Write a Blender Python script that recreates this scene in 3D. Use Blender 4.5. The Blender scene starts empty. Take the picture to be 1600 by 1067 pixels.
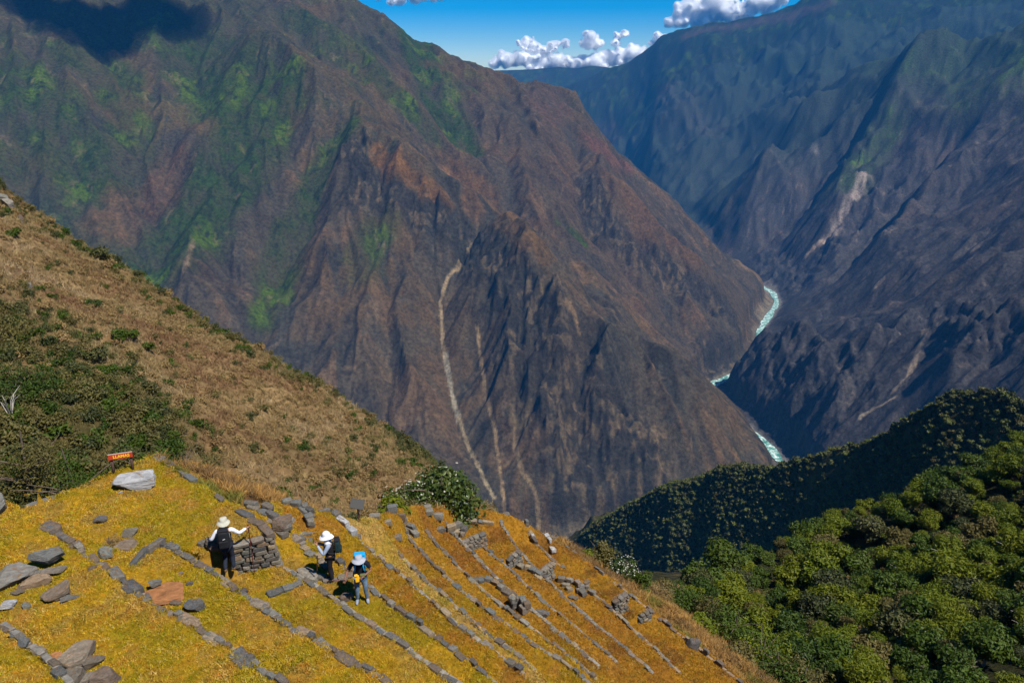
import bpy, bmesh, math, random
import numpy as np
from mathutils import Vector, Matrix, Euler, noise as mnoise

# ------------------------------------------------------------------ camera, sky, sun, exposure
scene = bpy.context.scene
C = scene.collection
F = 1200.0                      # focal length in photo pixels (1600 wide)
PITCH = math.radians(19.8)
cam_data = bpy.data.cameras.new("camera")
cam_data.sensor_width = 36.0
cam_data.lens = 36.0 * F / 1600.0
cam_data.clip_start = 0.1
cam_data.clip_end = 200000.0
cam = bpy.data.objects.new("camera", cam_data)
C.objects.link(cam)
cam.location = (0, 0, 0)
cam.rotation_euler = (math.pi / 2 - PITCH, 0, 0)
scene.camera = cam

SUN_EL = math.radians(57.0)
SUN_H = Vector((0.76, -0.65, 0)).normalized()      # horizontal direction towards the sun
sun_dir = Vector((SUN_H.x * math.cos(SUN_EL), SUN_H.y * math.cos(SUN_EL), math.sin(SUN_EL)))
sl = bpy.data.lights.new("sun", 'SUN')
sl.energy = 5.0
sl.angle = math.radians(0.53)
sl.color = (1.0, 0.955, 0.88)
sun = bpy.data.objects.new("sun", sl)
C.objects.link(sun)
sun.rotation_euler = (-sun_dir).to_track_quat('-Z', 'Y').to_euler()

world = bpy.data.worlds.new("World")
scene.world = world
world.use_nodes = True
wn = world.node_tree
bg = wn.nodes["Background"]
sky = wn.nodes.new("ShaderNodeTexSky")
sky.sky_type = 'NISHITA'
sky.sun_disc = False
sky.sun_elevation = SUN_EL
sky.sun_rotation = math.atan2(SUN_H.x, SUN_H.y)
sky.altitude = 3000
sky.air_density = 1.0
sky.dust_density = 0.0
sky.ozone_density = 6.0
hs = wn.nodes.new("ShaderNodeHueSaturation")
hs.inputs["Saturation"].default_value = 1.75
hs.inputs["Value"].default_value = 1.0
wn.links.new(sky.outputs[0], hs.inputs["Color"])
wn.links.new(hs.outputs[0], bg.inputs[0])
bg.inputs[1].default_value = 0.088

vs = scene.view_settings
vs.view_transform = 'Standard'
vs.look = 'None'
vs.exposure = 0.3
vs.gamma = 1.0
vs.use_curve_mapping = False
cy = scene.cycles
cy.use_denoising = True
cy.max_bounces = 8
cy.diffuse_bounces = 3
cy.glossy_bounces = 2
cy.transmission_bounces = 3
cy.transparent_max_bounces = 8
cy.volume_bounces = 5
cy.caustics_reflective = False
cy.caustics_refractive = False
cy.sample_clamp_indirect = 4.0

# ------------------------------------------------------------------ projection helpers
SP, CP = math.sin(PITCH), math.cos(PITCH)
CAMH = 15.0                     # camera height above the terrace of the two standing walkers

def ray(px, py):
    x = (px - 800.0) / F
    y = (533.5 - py) / F
    return np.array([x, CP + y * SP, -SP + y * CP])

def at(px, py, level):
    """point seen at a photo pixel on the horizontal plane of a terrace level"""
    d = ray(px, py)
    return d * ((level - CAMH) / d[2])

def polar(px, py, r):
    d = ray(px, py)
    h = math.hypot(d[0], d[1])
    return math.atan2(d[0], d[1]), r * d[2] / h

def px_size(p, px):
    """metres covered by px photo pixels at point p"""
    return px * (p[1] * CP - p[2] * SP) / F

# ------------------------------------------------------------------ numpy noise
def _hash(ix, iy, seed):
    h = (ix.astype(np.int64) * 374761393 + iy.astype(np.int64) * 668265263 + seed * 1442695041) & 0x7fffffff
    h = ((h ^ (h >> 13)) * 1274126177) & 0x7fffffff
    h = ((h ^ (h >> 16)) * 668265263) & 0x7fffffff
    return ((h >> 8) & 0xffff) / 65535.0

def vnoise(x, y, seed=0):
    x = np.asarray(x, dtype=np.float64); y = np.asarray(y, dtype=np.float64)
    ix = np.floor(x); iy = np.floor(y)
    fx = x - ix; fy = y - iy
    fx = fx * fx * fx * (fx * (fx * 6 - 15) + 10); fy = fy * fy * fy * (fy * (fy * 6 - 15) + 10)
    a = _hash(ix, iy, seed); b = _hash(ix + 1, iy, seed)
    c = _hash(ix, iy + 1, seed); d = _hash(ix + 1, iy + 1, seed)
    return (a * (1 - fx) + b * fx) * (1 - fy) + (c * (1 - fx) + d * fx) * fy

def fbm(x, y, octv=4, seed=0, gain=0.5):
    s = 0; a = 1; t = 0
    for i in range(octv):
        k = 2.03 ** i
        s = s + a * (vnoise(x * k + 17.3 * i, y * k - 9.1 * i, seed + i) - 0.5)
        t += a; a *= gain
    return s / t * 2

def ridged(x, y, octv=4, seed=0, gain=0.5):
    s = 0; a = 1; t = 0
    for i in range(octv):
        k = 2.07 ** i
        n = 1 - np.abs(vnoise(x * k + 11.7 * i, y * k + 5.3 * i, seed + i) * 2 - 1)
        s = s + a * n * n
        t += a; a *= gain
    return s / t

def smooth(e0, e1, x):
    t = np.clip((x - e0) / (e1 - e0), 0, 1)
    return t * t * (3 - 2 * t)

def seg_dist(x, y, P):
    """distance, sign (+1 left of travel) and arc parameter to polyline P"""
    best = np.full(np.shape(x), 1e18); sgn = np.ones(np.shape(x)); arc = np.zeros(np.shape(x))
    acc = 0
    for (ax, ay), (bx, by) in zip(P[:-1], P[1:]):
        vx, vy = bx - ax, by - ay
        L2 = vx * vx + vy * vy + 1e-12
        t = np.clip(((x - ax) * vx + (y - ay) * vy) / L2, 0, 1)
        qx = ax + t * vx; qy = ay + t * vy
        d = (x - qx) ** 2 + (y - qy) ** 2
        m = d < best
        best = np.where(m, d, best)
        sgn = np.where(m, np.where(vx * (y - ay) - vy * (x - ax) > 0, 1.0, -1.0), sgn)
        arc = np.where(m, acc + t * math.sqrt(L2), arc)
        acc += math.sqrt(L2)
    return np.sqrt(best), sgn, arc

def in_poly(x, y, P):
    c = np.zeros(np.shape(x), bool)
    j = len(P) - 1
    for i in range(len(P)):
        xi, yi = P[i]; xj, yj = P[j]
        if yi != yj:
            c ^= ((yi > y) != (yj > y)) & (x < (xj - xi) * (y - yi) / (yj - yi) + xi)
        j = i
    return c

# ------------------------------------------------------------------ object helpers
def tag(o, label=None, cat=None, group=None, kind=None):
    if label: o["label"] = label
    if cat: o["category"] = cat
    if group: o["group"] = group
    if kind: o["kind"] = kind
    return o

def link(name, me, mat=None, parent=None):
    o = bpy.data.objects.new(name, me)
    C.objects.link(o)
    if mat is not None and me is not None and not me.materials:
        me.materials.append(mat)
    if parent is not None:
        o.parent = parent
    return o

def empty(name, loc, rz=0.0):
    o = bpy.data.objects.new(name, None)
    o.empty_display_size = 0.2
    C.objects.link(o)
    o.location = loc
    o.rotation_euler = (0, 0, rz)
    return o

def np_mesh(name, verts, quads=None, tris=None, smooth_sh=True):
    me = bpy.data.meshes.new(name)
    verts = np.asarray(verts, dtype=np.float32).reshape(-1, 3)
    fs = []
    nl = 0
    starts = []
    loops = []
    if quads is not None and len(quads):
        q = np.asarray(quads, dtype=np.int32).reshape(-1, 4)
        loops.append(q.ravel()); starts.append(np.arange(len(q), dtype=np.int32) * 4); nl = q.size
    if tris is not None and len(tris):
        t = np.asarray(tris, dtype=np.int32).reshape(-1, 3)
        loops.append(t.ravel()); starts.append(nl + np.arange(len(t), dtype=np.int32) * 3)
    me.vertices.add(len(verts)); me.vertices.foreach_set("co", verts.ravel())
    if loops:
        loops = np.concatenate(loops); starts = np.concatenate(starts)
        me.loops.add(len(loops)); me.loops.foreach_set("vertex_index", loops)
        me.polygons.add(len(starts)); me.polygons.foreach_set("loop_start", starts)
        me.update(calc_edges=True)
        me.polygons.foreach_set("use_smooth", np.full(len(starts), smooth_sh, dtype=bool))
    me.validate()
    return me

def grid_mesh(name, X, Y, Z):
    n, m = X.shape
    v = np.stack([X, Y, Z], -1).reshape(-1, 3)
    i = np.arange(n * m).reshape(n, m)
    q = np.stack([i[:-1, :-1], i[1:, :-1], i[1:, 1:], i[:-1, 1:]], -1).reshape(-1, 4)
    return np_mesh(name, v, q)

def set_color(me, name, cols):
    a = me.color_attributes.new(name, 'FLOAT_COLOR', 'POINT')
    c = np.ones((len(me.vertices), 4), dtype=np.float32)
    c[:, :3] = np.asarray(cols).reshape(-1, 3)
    a.data.foreach_set("color", c.ravel())

def bm_mesh(name, bm, smooth_sh=False):
    me = bpy.data.meshes.new(name)
    bm.to_mesh(me); bm.free()
    if smooth_sh:
        me.polygons.foreach_set("use_smooth", np.ones(len(me.polygons), dtype=bool))
    return me

# ------------------------------------------------------------------ materials
class NT:
    def __init__(self, name):
        self.m = bpy.data.materials.new(name)
        self.m.use_nodes = True
        self.t = self.m.node_tree
        self.b = self.t.nodes["Principled BSDF"]
        self.b.inputs["Roughness"].default_value = 0.9
        self.b.inputs["Specular IOR Level"].default_value = 0.15
    def n(self, typ, **kw):
        nd = self.t.nodes.new(typ)
        for k, v in kw.items():
            if k in nd.inputs: nd.inputs[k].default_value = v
            else: setattr(nd, k, v)
        return nd
    def l(self, a, b): self.t.links.new(a, b)
    def noise(self, scale, detail=4, rough=0.55, coord=None, dist=0.0):
        nd = self.n("ShaderNodeTexNoise")
        nd.inputs["Scale"].default_value = scale
        nd.inputs["Detail"].default_value = detail
        nd.inputs["Roughness"].default_value = rough
        nd.inputs["Distortion"].default_value = dist
        if coord is not None: self.l(coord, nd.inputs["Vector"])
        return nd
    def ramp(self, fac, stops):
        r = self.n("ShaderNodeValToRGB")
        e = r.color_ramp.elements
        while len(e) < len(stops): e.new(0.5)
        for i, (p, c) in enumerate(stops):
            e[i].position = p
            e[i].color = (*c, 1) if len(c) == 3 else c
        self.l(fac, r.inputs[0])
        return r
    def mix(self, fac, a, b, blend='MIX'):
        mx = self.n("ShaderNodeMix", data_type='RGBA', blend_type=blend)
        for s, v in ((0, fac), (6, a), (7, b)):
            if isinstance(v, (int, float)): mx.inputs[s].default_value = v
            elif isinstance(v, tuple): mx.inputs[s].default_value = (*v, 1)
            else: self.l(v, mx.inputs[s])
        return mx.outputs[2]
    def bump(self, height, strength=0.5, dist=0.05, normal=None):
        bp = self.n("ShaderNodeBump")
        bp.inputs["Strength"].default_value = strength
        bp.inputs["Distance"].default_value = dist
        self.l(height, bp.inputs["Height"])
        if normal is not None: self.l(normal, bp.inputs["Normal"])
        return bp.outputs[0]

def plain(name, col, rough=0.8, spec=0.2, var=0.0, scale=30.0):
    k = NT(name)
    k.b.inputs["Roughness"].default_value = rough
    k.b.inputs["Specular IOR Level"].default_value = spec
    if var > 0:
        tc = k.n("ShaderNodeTexCoord")
        nz = k.noise(scale, 4, 0.6, tc.outputs["Object"])
        lo = tuple(max(0, c * (1 - var)) for c in col); hi = tuple(min(1, c * (1 + var)) for c in col)
        r = k.ramp(nz.outputs[0], [(0.3, lo), (0.7, hi)])
        k.l(r.outputs[0], k.b.inputs["Base Color"])
    else:
        k.b.inputs["Base Color"].default_value = (*col, 1)
    return k.m

def mat_terrain(name, nscale, bscale, bdist, var=0.35, bstr=0.8, detail=8):
    """vertex colour of the ground x fine noise, bump relief"""
    k = NT(name)
    at_ = k.n("ShaderNodeAttribute", attribute_name="col")
    tc = k.n("ShaderNodeTexCoord")
    n1 = k.noise(nscale, detail, 0.65, tc.outputs["Object"])
    r = k.ramp(n1.outputs[0], [(0.32, (1 - var,) * 3), (0.68, (1 + var,) * 3)])
    c = k.mix(1.0, at_.outputs["Color"], r.outputs[0], 'MULTIPLY')
    k.l(c, k.b.inputs["Base Color"])
    n2 = k.noise(bscale, 10, 0.7, tc.outputs["Object"])
    k.l(k.bump(n2.outputs[0], bstr, bdist), k.b.inputs["Normal"])
    k.b.inputs["Roughness"].default_value = 1.0
    k.b.inputs["Specular IOR Level"].default_value = 0.05
    return k.m

def mat_stone(name, cols, scale=6.0):
    """slate-like stone: per-object tint, grain and lichen"""
    k = NT(name)
    oi = k.n("ShaderNodeObjectInfo")
    tc = k.n("ShaderNodeTexCoord")
    mp = k.n("ShaderNodeMapping")
    mp.inputs["Scale"].default_value = (1, 1, 3.5)
    k.l(tc.outputs["Object"], mp.inputs["Vector"])
    add = k.n("ShaderNodeVectorMath", operation='ADD')
    k.l(mp.outputs[0], add.inputs[0])
    mul = k.n("ShaderNodeMath", operation='MULTIPLY'); mul.inputs[1].default_value = 57.0
    k.l(oi.outputs["Random"], mul.inputs[0])
    cmb = k.n("ShaderNodeCombineXYZ")
    k.l(mul.outputs[0], cmb.inputs[0]); k.l(mul.outputs[0], cmb.inputs[1])
    k.l(cmb.outputs[0], add.inputs[1])
    st = [((i + 0.5) / len(cols), c) for i, c in enumerate(cols)]
    base = k.ramp(oi.outputs["Random"], st)
    n1 = k.noise(scale, 8, 0.65, add.outputs[0], 0.6)
    r = k.ramp(n1.outputs[0], [(0.3, (0.5, 0.5, 0.5)), (0.5, (0.95, 0.93, 0.9)), (0.72, (1.5, 1.45, 1.4))])
    c = k.mix(1.0, base.outputs[0], r.outputs[0], 'MULTIPLY')
    n3 = k.noise(scale * 0.6, 5, 0.6, add.outputs[0], 1.5)
    rr = k.ramp(n3.outputs[0], [(0.56, (0, 0, 0)), (0.68, (1, 1, 1))])
    c = k.mix(rr.outputs[0], c, (0.22, 0.12, 0.05))
    n4 = k.noise(scale * 2.2, 6, 0.7, add.outputs[0])
    r4 = k.ramp(n4.outputs[0], [(0.66, (0, 0, 0)), (0.72, (1, 1, 1))])
    c = k.mix(r4.outputs[0], c, (0.42, 0.42, 0.38))
    k.l(c, k.b.inputs["Base Color"])
    n2 = k.noise(scale * 2, 10, 0.7, add.outputs[0])
    k.l(k.bump(n2.outputs[0], 0.9, 0.05), k.b.inputs["Normal"])
    k.b.inputs["Roughness"].default_value = 0.8
    return k.m

def mat_leaf(name, cols, trans=0.25, instancer=False, rough=0.55, spec=0.25):
    """foliage: colour varies by plant and by leaf"""
    k = NT(name)
    oi = k.n("ShaderNodeObjectInfo")
    ge = k.n("ShaderNodeNewGeometry")
    ad = k.n("ShaderNodeMath", operation='MULTIPLY_ADD')
    ad.inputs[1].default_value = 0.45
    k.l(ge.outputs["Random Per Island"], ad.inputs[0])
    ml = k.n("ShaderNodeMath", operation='MULTIPLY'); ml.inputs[1].default_value = 0.55
    k.l(oi.outputs["Random"], ml.inputs[0])
    k.l(ml.outputs[0], ad.inputs[2])
    st = [(i / max(1, len(cols) - 1), c) for i, c in enumerate(cols)]
    r = k.ramp(ad.outputs[0], st)
    c = r.outputs[0]
    if instancer:
        ta = k.n("ShaderNodeAttribute", attribute_name="tint", attribute_type='INSTANCER')
        mg = k.ramp(ge.outputs["Random Per Island"], [(0, (0.62,) * 3), (1, (1.35,) * 3)])
        c = k.mix(1.0, ta.outputs["Color"], mg.outputs[0], 'MULTIPLY')
    k.l(c, k.b.inputs["Base Color"])
    k.b.inputs["Roughness"].default_value = rough
    k.b.inputs["Specular IOR Level"].default_value = spec
    if trans > 0:
        tr = k.n("ShaderNodeBsdfTranslucent")
        k.l(c, tr.inputs["Color"])
        ms = k.n("ShaderNodeMixShader"); ms.inputs[0].default_value = trans
        k.l(k.b.outputs[0], ms.inputs[1]); k.l(tr.outputs[0], ms.inputs[2])
        k.l(ms.outputs[0], k.t.nodes["Material Output"].inputs["Surface"])
    return k.m

M = {}
M['canyon'] = mat_terrain("mountain_rock", 0.08, 0.06, 9.0, 0.5, 0.9, 10)
M['hill'] = mat_terrain("dry_hillside", 0.9, 1.6, 0.5, 0.4, 0.9, 8)
M['lawn'] = mat_terrain("terrace_turf", 5.0, 9.0, 0.07, 0.35, 0.9, 8)
M['forest_floor'] = mat_terrain("forest_floor", 0.4, 0.6, 1.0, 0.4, 1.0, 8)
M['slate'] = mat_stone("slate", [(0.104, 0.108, 0.108), (0.168, 0.156, 0.132), (0.128, 0.144, 0.148), (0.176, 0.132, 0.092), (0.088, 0.088, 0.092), (0.216, 0.204, 0.176), (0.152, 0.120, 0.088), (0.160, 0.168, 0.160)])
M['warm_stone'] = mat_stone("warm_stone", [(0.28, 0.2, 0.13), (0.23, 0.21, 0.18), (0.17, 0.18, 0.16), (0.32, 0.25, 0.16), (0.2, 0.17, 0.14), (0.26, 0.24, 0.2)], 5.0)
M['pale_stone'] = mat_stone("pale_stone", [(0.34, 0.345, 0.35), (0.4, 0.4, 0.4)], 3.0)
M['rust_stone'] = mat_stone("rust_stone", [(0.34, 0.16, 0.07), (0.32, 0.14, 0.055)], 3.0)
M['brown_stone'] = mat_stone("brown_stone", [(0.15, 0.115, 0.09), (0.18, 0.14, 0.105)], 5.0)
M['bark'] = plain("bark", (0.12, 0.09, 0.065), 0.9, 0.1, 0.4, 8)
M['pale_bark'] = plain("pale_bark", (0.42, 0.38, 0.32), 0.9, 0.1, 0.3, 8)
M['tuft'] = mat_leaf("grass_blade", [(0.3, 0.2, 0.02), (0.4, 0.26, 0.04)], 0.2, True, 0.8, 0.1)
M['leaf_mid'] = mat_leaf("leaf_mid", [(0.021, 0.040, 0.005), (0.042, 0.074, 0.006), (0.071, 0.111, 0.007), (0.063, 0.079, 0.013)])
M['leaf_bright'] = mat_leaf("leaf_bright", [(0.062, 0.092, 0.003), (0.107, 0.144, 0.005), (0.161, 0.175, 0.005), (0.090, 0.120, 0.005)])
M['leaf_olive'] = mat_leaf("leaf_olive", [(0.062, 0.057, 0.015), (0.106, 0.086, 0.022), (0.138, 0.121, 0.030), (0.163, 0.127, 0.045)])
M['leaf_dark'] = mat_leaf("leaf_dark", [(0.029, 0.040, 0.011), (0.052, 0.061, 0.017), (0.072, 0.076, 0.018), (0.111, 0.100, 0.038)], 0.15)
M['leaf_far'] = mat_leaf("leaf_far", [(0.053, 0.057, 0.016), (0.094, 0.090, 0.020), (0.086, 0.113, 0.016), (0.173, 0.128, 0.044)], 0.1)
M['leaf_gloss'] = mat_leaf("leaf_gloss", [(0.026, 0.046, 0.008), (0.052, 0.078, 0.010), (0.104, 0.130, 0.015), (0.208, 0.195, 0.020)], 0.2, False, 0.35, 0.5)
M['flower'] = plain("cream_flower", (0.42, 0.4, 0.32), 0.8, 0.1)
M['dry_leaf'] = mat_leaf("dry_leaf", [(0.16, 0.1, 0.045), (0.24, 0.15, 0.06), (0.3, 0.2, 0.07), (0.2, 0.14, 0.07)], 0.15)

# ------------------------------------------------------------------ the canyon: river, walls and far ranges as one height field
RIV = -1500.0
def rp(px, r, py=533.5):
    a, _ = polar(px, py, r)
    return (r * math.sin(a), r * math.cos(a))
river_pts = [rp(900, 12500, 263), rp(975, 9500, 305), rp(1062, 6900, 376), rp(1160, 5900, 415), rp(1208, 5500, 440), rp(1216, 5230, 455), rp(1203, 4900, 476), rp(1188, 4600, 498),
             rp(1192, 4300, 520), rp(1178, 3980, 550), rp(1132, 3760, 577), rp(1108, 3640, 583), rp(1120, 3450, 605), rp(1165, 3230, 638), rp(1205, 3060, 662), rp(1232, 2900, 690),
             rp(1250, 2770, 715), rp(1235, 2600, 750), rp(1150, 2420, 800), rp(1030, 2270, 835), rp(900, 2170, 850),
             rp(600, 2080, 860), rp(200, 2150, 860), rp(-300, 2500, 860), rp(-1200, 3600, 860), rp(-4000, 5600, 860)]

def crest(pts):
    a = []; z = []; r = []
    for px, py, rr in pts:
        az, zz = polar(px, py, rr)
        a.append(az); z.append(zz); r.append(rr)
    return np.array(a), np.array(z), np.array(r)

M1 = crest([(-400, -140, 5600), (-50, -110, 5500), (250, -70, 5400), (430, -45, 5500), (520, -30, 5600), (560, -5, 5600), (600, 15, 5600), (650, 42, 5550), (700, 75, 5500),
            (740, 92, 5450), (770, 105, 5400), (800, 113, 5300), (850, 125, 5200), (880, 133, 5150), (920, 152, 5100), (960, 190, 5050), (1000, 230, 5050),
            (1050, 288, 5100), (1100, 352, 5150), (1140, 393, 5200), (1175, 418, 5250), (1195, 435, 5300)])
def tent(az, r, cr, front, back, sharp=None):
    zc = np.interp(az, cr[0], cr[1]); rc = np.interp(az, cr[0], cr[2])
    z = np.where(r < rc, zc - front * (rc - r), zc - back * (r - rc))
    out = np.maximum(0, cr[0][0] - az) + np.maximum(0, az - cr[0][-1])
    return z - out * r * 0.9

T_R1 = crest([(1126, 592, 3600), (1143, 563, 3600), (1175, 528, 3580), (1205, 503, 3560), (1236, 494, 3500), (1275, 499, 3420), (1337, 511, 3320), (1400, 503, 3250), (1464, 490, 3180), (1527, 464, 3150), (1600, 448, 3100), (1800, 380, 3000)])
T_NEAR = crest([(1215, 430, 5200), (1262, 392, 5000), (1310, 345, 4800), (1380, 272, 4600), (1464, 211, 4450), (1527, 177, 4350), (1600, 141, 4250), (1900, 0, 4000)])
T_FRONT = crest([(960, 350, 8800), (1010, 332, 8500), (1050, 316, 8300), (1090, 300, 8000), (1130, 272, 7600), (1200, 232, 7000), (1250, 200, 6700), (1295, 169, 6500), (1340, 150, 6300), (1379, 131, 6100), (1443, 93, 5900), (1506, 46, 5700), (1548, 20, 5600), (1600, 2, 5500), (1900, -120, 5300)])
T_MID = crest([(930, 300, 11300), (970, 287, 11000), (1010, 272, 10700), (1046, 255, 10500), (1075, 232, 10200), (1105, 215, 9900), (1169, 181, 9300), (1228, 148, 8900), (1295, 110, 8500), (1358, 80, 8100), (1405, 51, 7900), (1464, 42, 7600), (1510, 36, 7500), (1600, 10, 7400), (1900, -60, 7000)])
T_FAR = crest([(760, 190, 13500), (850, 150, 13500), (890, 131, 13500), (940, 110, 13500), (985, 97, 13300), (1010, 78, 13200), (1030, 58, 13000), (1060, 46, 12800), (1090, 41, 12600), (1150, 29, 12500), (1200, 20, 12400), (1240, 5, 12300), (1300, -20, 12000), (1420, -8, 12000), (1600, -30, 11500), (1900, -80, 11000)])
T_BACK = crest([(300, 115, 15800), (700, 112, 15800), (830, 108, 15800), (870, 104, 15800), (900, 106, 15800), (925, 102, 15800), (960, 106, 15800), (1000, 97, 15800), (1100, 80, 15800), (1700, 60, 15800)])
T_FR = crest([(700, 1000, 1150), (840, 905, 1050), (900, 852, 960), (930, 822, 940), (1000, 785, 900), (1055, 758, 860), (1105, 750, 840), (1122, 737, 830), (1164, 729, 810), (1211, 737, 780), (1295, 713, 740), (1354, 691, 720), (1400, 670, 705), (1447, 641, 690), (1489, 620, 680), (1531, 617, 670), (1600, 627, 640), (1700, 650, 620), (1900, 640, 600)])

def m1_height(az, r, d):
    rc = np.interp(az, M1[0], M1[2]); zc = np.interp(az, M1[0], M1[1])
    xs, ys = rc * np.sin(az), rc * np.cos(az)
    return rc, zc, xs, ys

# S(az): slope from the river up to the crest, tabulated
_az = np.linspace(-1.1, M1[0][-1], 240)
_rc = np.interp(_az, M1[0], M1[2]); _zc = np.interp(_az, M1[0], M1[1])
_d, _s, _ = seg_dist(_rc * np.sin(_az), _rc * np.cos(_az), river_pts)
_S = np.clip((_zc - RIV) / np.maximum(_d, 60), 0.3, 0.9)

def canyon_base(x, y):
    az = np.arctan2(x, y); r = np.hypot(x, y)
    d0, s, arc = seg_dist(x, y, river_pts)
    d = np.maximum(d0 - 28, 0)
    S = np.interp(az, _az, _S, right=0.62)
    rc = np.interp(az, M1[0], M1[2]); zc = np.interp(az, M1[0], M1[1])
    up = RIV + S * d + 130 * (1 - np.exp(-d / 70)) * np.exp(-d / 900)
    up = np.minimum(up, np.where(az > M1[0][-1], RIV + 500, zc - 0.55 * np.maximum(0, r - rc)))
    left = np.where(s < 0, up, RIV)
    right = np.where(s > 0, RIV + 0.5 * np.minimum(d, 700) + 0.56 * np.maximum(0, d - 700), RIV)
    right = np.where(r > 2200, np.minimum(np.minimum(right, RIV + 0.30 * d + 60), RIV + 500), right)
    z = np.where(s < 0, left, right)
    for cr, fr, bk, bs in ((T_R1, 0.62, 0.6, 1.9), (T_NEAR, 0.50, 0.5, 0.8), (T_FRONT, 0.50, 0.5, 0.8), (T_MID, 0.55, 0.5, 0.8), (T_FAR, 0.42, 0.3, 0), (T_BACK, 0.3, 0.2, 0)):
        t = tent(az, r, cr, fr, bk)
        if bs:                  # walls stay off the river bed
            t = np.minimum(t, np.where(s < 0, -9999, RIV + bs * d))
        z = np.maximum(z, t)
    z = np.maximum(z, tent(az, r, T_FR, 0.95, 0.66))
    return z, d0, s, arc

# regular world grid for smoothing, drainage streaks
G = 16.0
gx = np.arange(-6200, 8200, G); gy = np.arange(-200, 14200, G)
GX, GY = np.meshgrid(gx, gy, indexing='ij')
H0, GD, GS, _ = canyon_base(GX, GY)
def blur(A, n):
    for _i in range(n):
        A = (np.roll(A, 1, 0) + A * 2 + np.roll(A, -1, 0)) / 4
        A = (np.roll(A, 1, 1) + A * 2 + np.roll(A, -1, 1)) / 4
    return A
def bil(A, x, y):
    fx = np.clip((x - gx[0]) / G, 0, len(gx) - 1.001); fy = np.clip((y - gy[0]) / G, 0, len(gy) - 1.001)
    ix = fx.astype(int); iy = fy.astype(int); fx = fx - ix; fy = fy - iy
    return (A[ix, iy] * (1 - fx) + A[ix + 1, iy] * fx) * (1 - fy) + (A[ix, iy + 1] * (1 - fx) + A[ix + 1, iy + 1] * fx) * fy

SURF = H0
def hit(px, py, rmin=1700.0, rmax=13500.0, A=None):
    """where the line of sight through a photo pixel meets the smooth mountain"""
    A = SURF if A is None else A
    d = ray(px, py); h = math.hypot(d[0], d[1])
    rr = np.linspace(rmin, rmax, 3000)
    x = rr * d[0] / h; y = rr * d[1] / h; z = rr * d[2] / h
    below = bil(A, x, y) > z
    k = int(np.argmax(below)) if below.any() else len(rr) - 1
    return (float(x[k]), float(y[k]))

def stroke_mask(X, Y, pts, w, seed=0, rough=0.5, taper=False, sharp=False):
    P = [hit(*p) for p in pts]
    xs = [p[0] for p in P]; ys = [p[1] for p in P]
    m = np.zeros(X.shape)
    pad = w * 2.2
    sel = (X > min(xs) - pad) & (X < max(xs) + pad) & (Y > min(ys) - pad) & (Y < max(ys) + pad)
    if not sel.any(): return m
    x = X[sel]; y = Y[sel]
    d, s, arc = seg_dist(x, y, P)
    ww = w * (1 + rough * fbm(x / (w * 1.2), y / (w * 1.2), 4, seed))
    if taper:
        ww = ww * (0.5 + 0.7 * np.clip(arc / max(1, arc.max()), 0, 1))
    m[sel] = np.clip(1 - d / np.maximum(ww * 1.25, 1e-3), 0, 1) ** 1.15 if sharp else 1 - smooth(0.35, 1.0, d / np.maximum(ww, 1e-3))
    return m

RIDGES = [([(430, 95), (500, 150), (560, 170), (590, 215), (625, 275), (690, 300), (740, 330), (780, 352), (820, 400), (850, 432), (875, 500), (920, 530), (960, 572), (1000, 605), (1030, 645), (1040, 700)], 280, 80),
          ([(430, 95), (405, 160), (375, 220), (345, 290), (312, 350), (298, 390), (285, 440), (310, 500)], 200, 85),
          ([(450, 20), (560, 90), (640, 170), (700, 225), (735, 245)], 150, 55),
          ([(900, 170), (925, 250), (960, 300), (1040, 385), (1100, 435), (1160, 482)], 210, 80),
          ([(250, 60), (235, 150), (290, 230), (330, 270)], 170, 30),
          ([(90, 60), (130, 180), (150, 260)], 200, 25),
          ([(560, 170), (548, 250), (520, 330), (500, 400)], 130, 60),
          ([(810, 420), (800, 470), (790, 530), (800, 600)], 110, 45),
          ([(950, 560), (935, 620), (940, 680), (970, 750)], 100, 60),
          ([(870, 500), (880, 560), (850, 640), (870, 720)], 100, 55),
          ([(1440, 90), (1330, 250), (1300, 340)], 260, 140), ([(1250, 200), (1180, 300), (1150, 380)], 240, 130),
          ([(1540, 180), (1430, 330), (1370, 400)], 200, 90),
          ([(1400, 500), (1330, 560), (1290, 620)], 90, 50), ([(1530, 470), (1500, 540), (1480, 600)], 90, 50)]
GULLIES = [([(425, 130), (400, 200), (350, 275), (290, 340), (250, 400)], 170, 80),
           ([(560, 178), (520, 250), (480, 330), (440, 420)], 150, 70),
           ([(745, 345), (705, 412), (688, 460), (690, 520), (705, 600), (725, 670), (760, 755)], 130, 60),
           ([(752, 500), (757, 590), (775, 680), (787, 780)], 80, 30),
           ([(620, 20), (655, 100), (685, 160), (715, 215)], 150, 55),
           ([(720, 255), (800, 315), (880, 400), (960, 475), (1060, 540), (1105, 575)], 210, 80),
           ([(900, 230), (915, 290), (925, 350), (990, 420), (1040, 480), (1080, 540)], 120, 60),
           ([(820, 620), (800, 680), (830, 760), (845, 810)], 80, 35),
           ([(915, 560), (905, 640), (920, 720)], 70, 60),
           ([(985, 600), (960, 690), (985, 770)], 70, 55),
           ([(200, 60), (190, 170), (240, 260)], 170, 30),
           ([(1380, 140), (1330, 220), (1240, 340)], 200, 110), ([(1500, 200), (1400, 330), (1330, 410)], 170, 90),
           ([(1560, 330), (1440, 420), (1300, 470)], 170, 60)]
relief = np.zeros_like(H0)
for i, (p, w, h) in enumerate(RIDGES):
    relief += stroke_mask(GX, GY, p, w, 40 + i, 0.3, sharp=True) * h * 1.5
for i, (p, w, h) in enumerate(GULLIES):
    relief -= stroke_mask(GX, GY, p, w, 80 + i, 0.3, sharp=True) * h * 1.35
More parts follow.
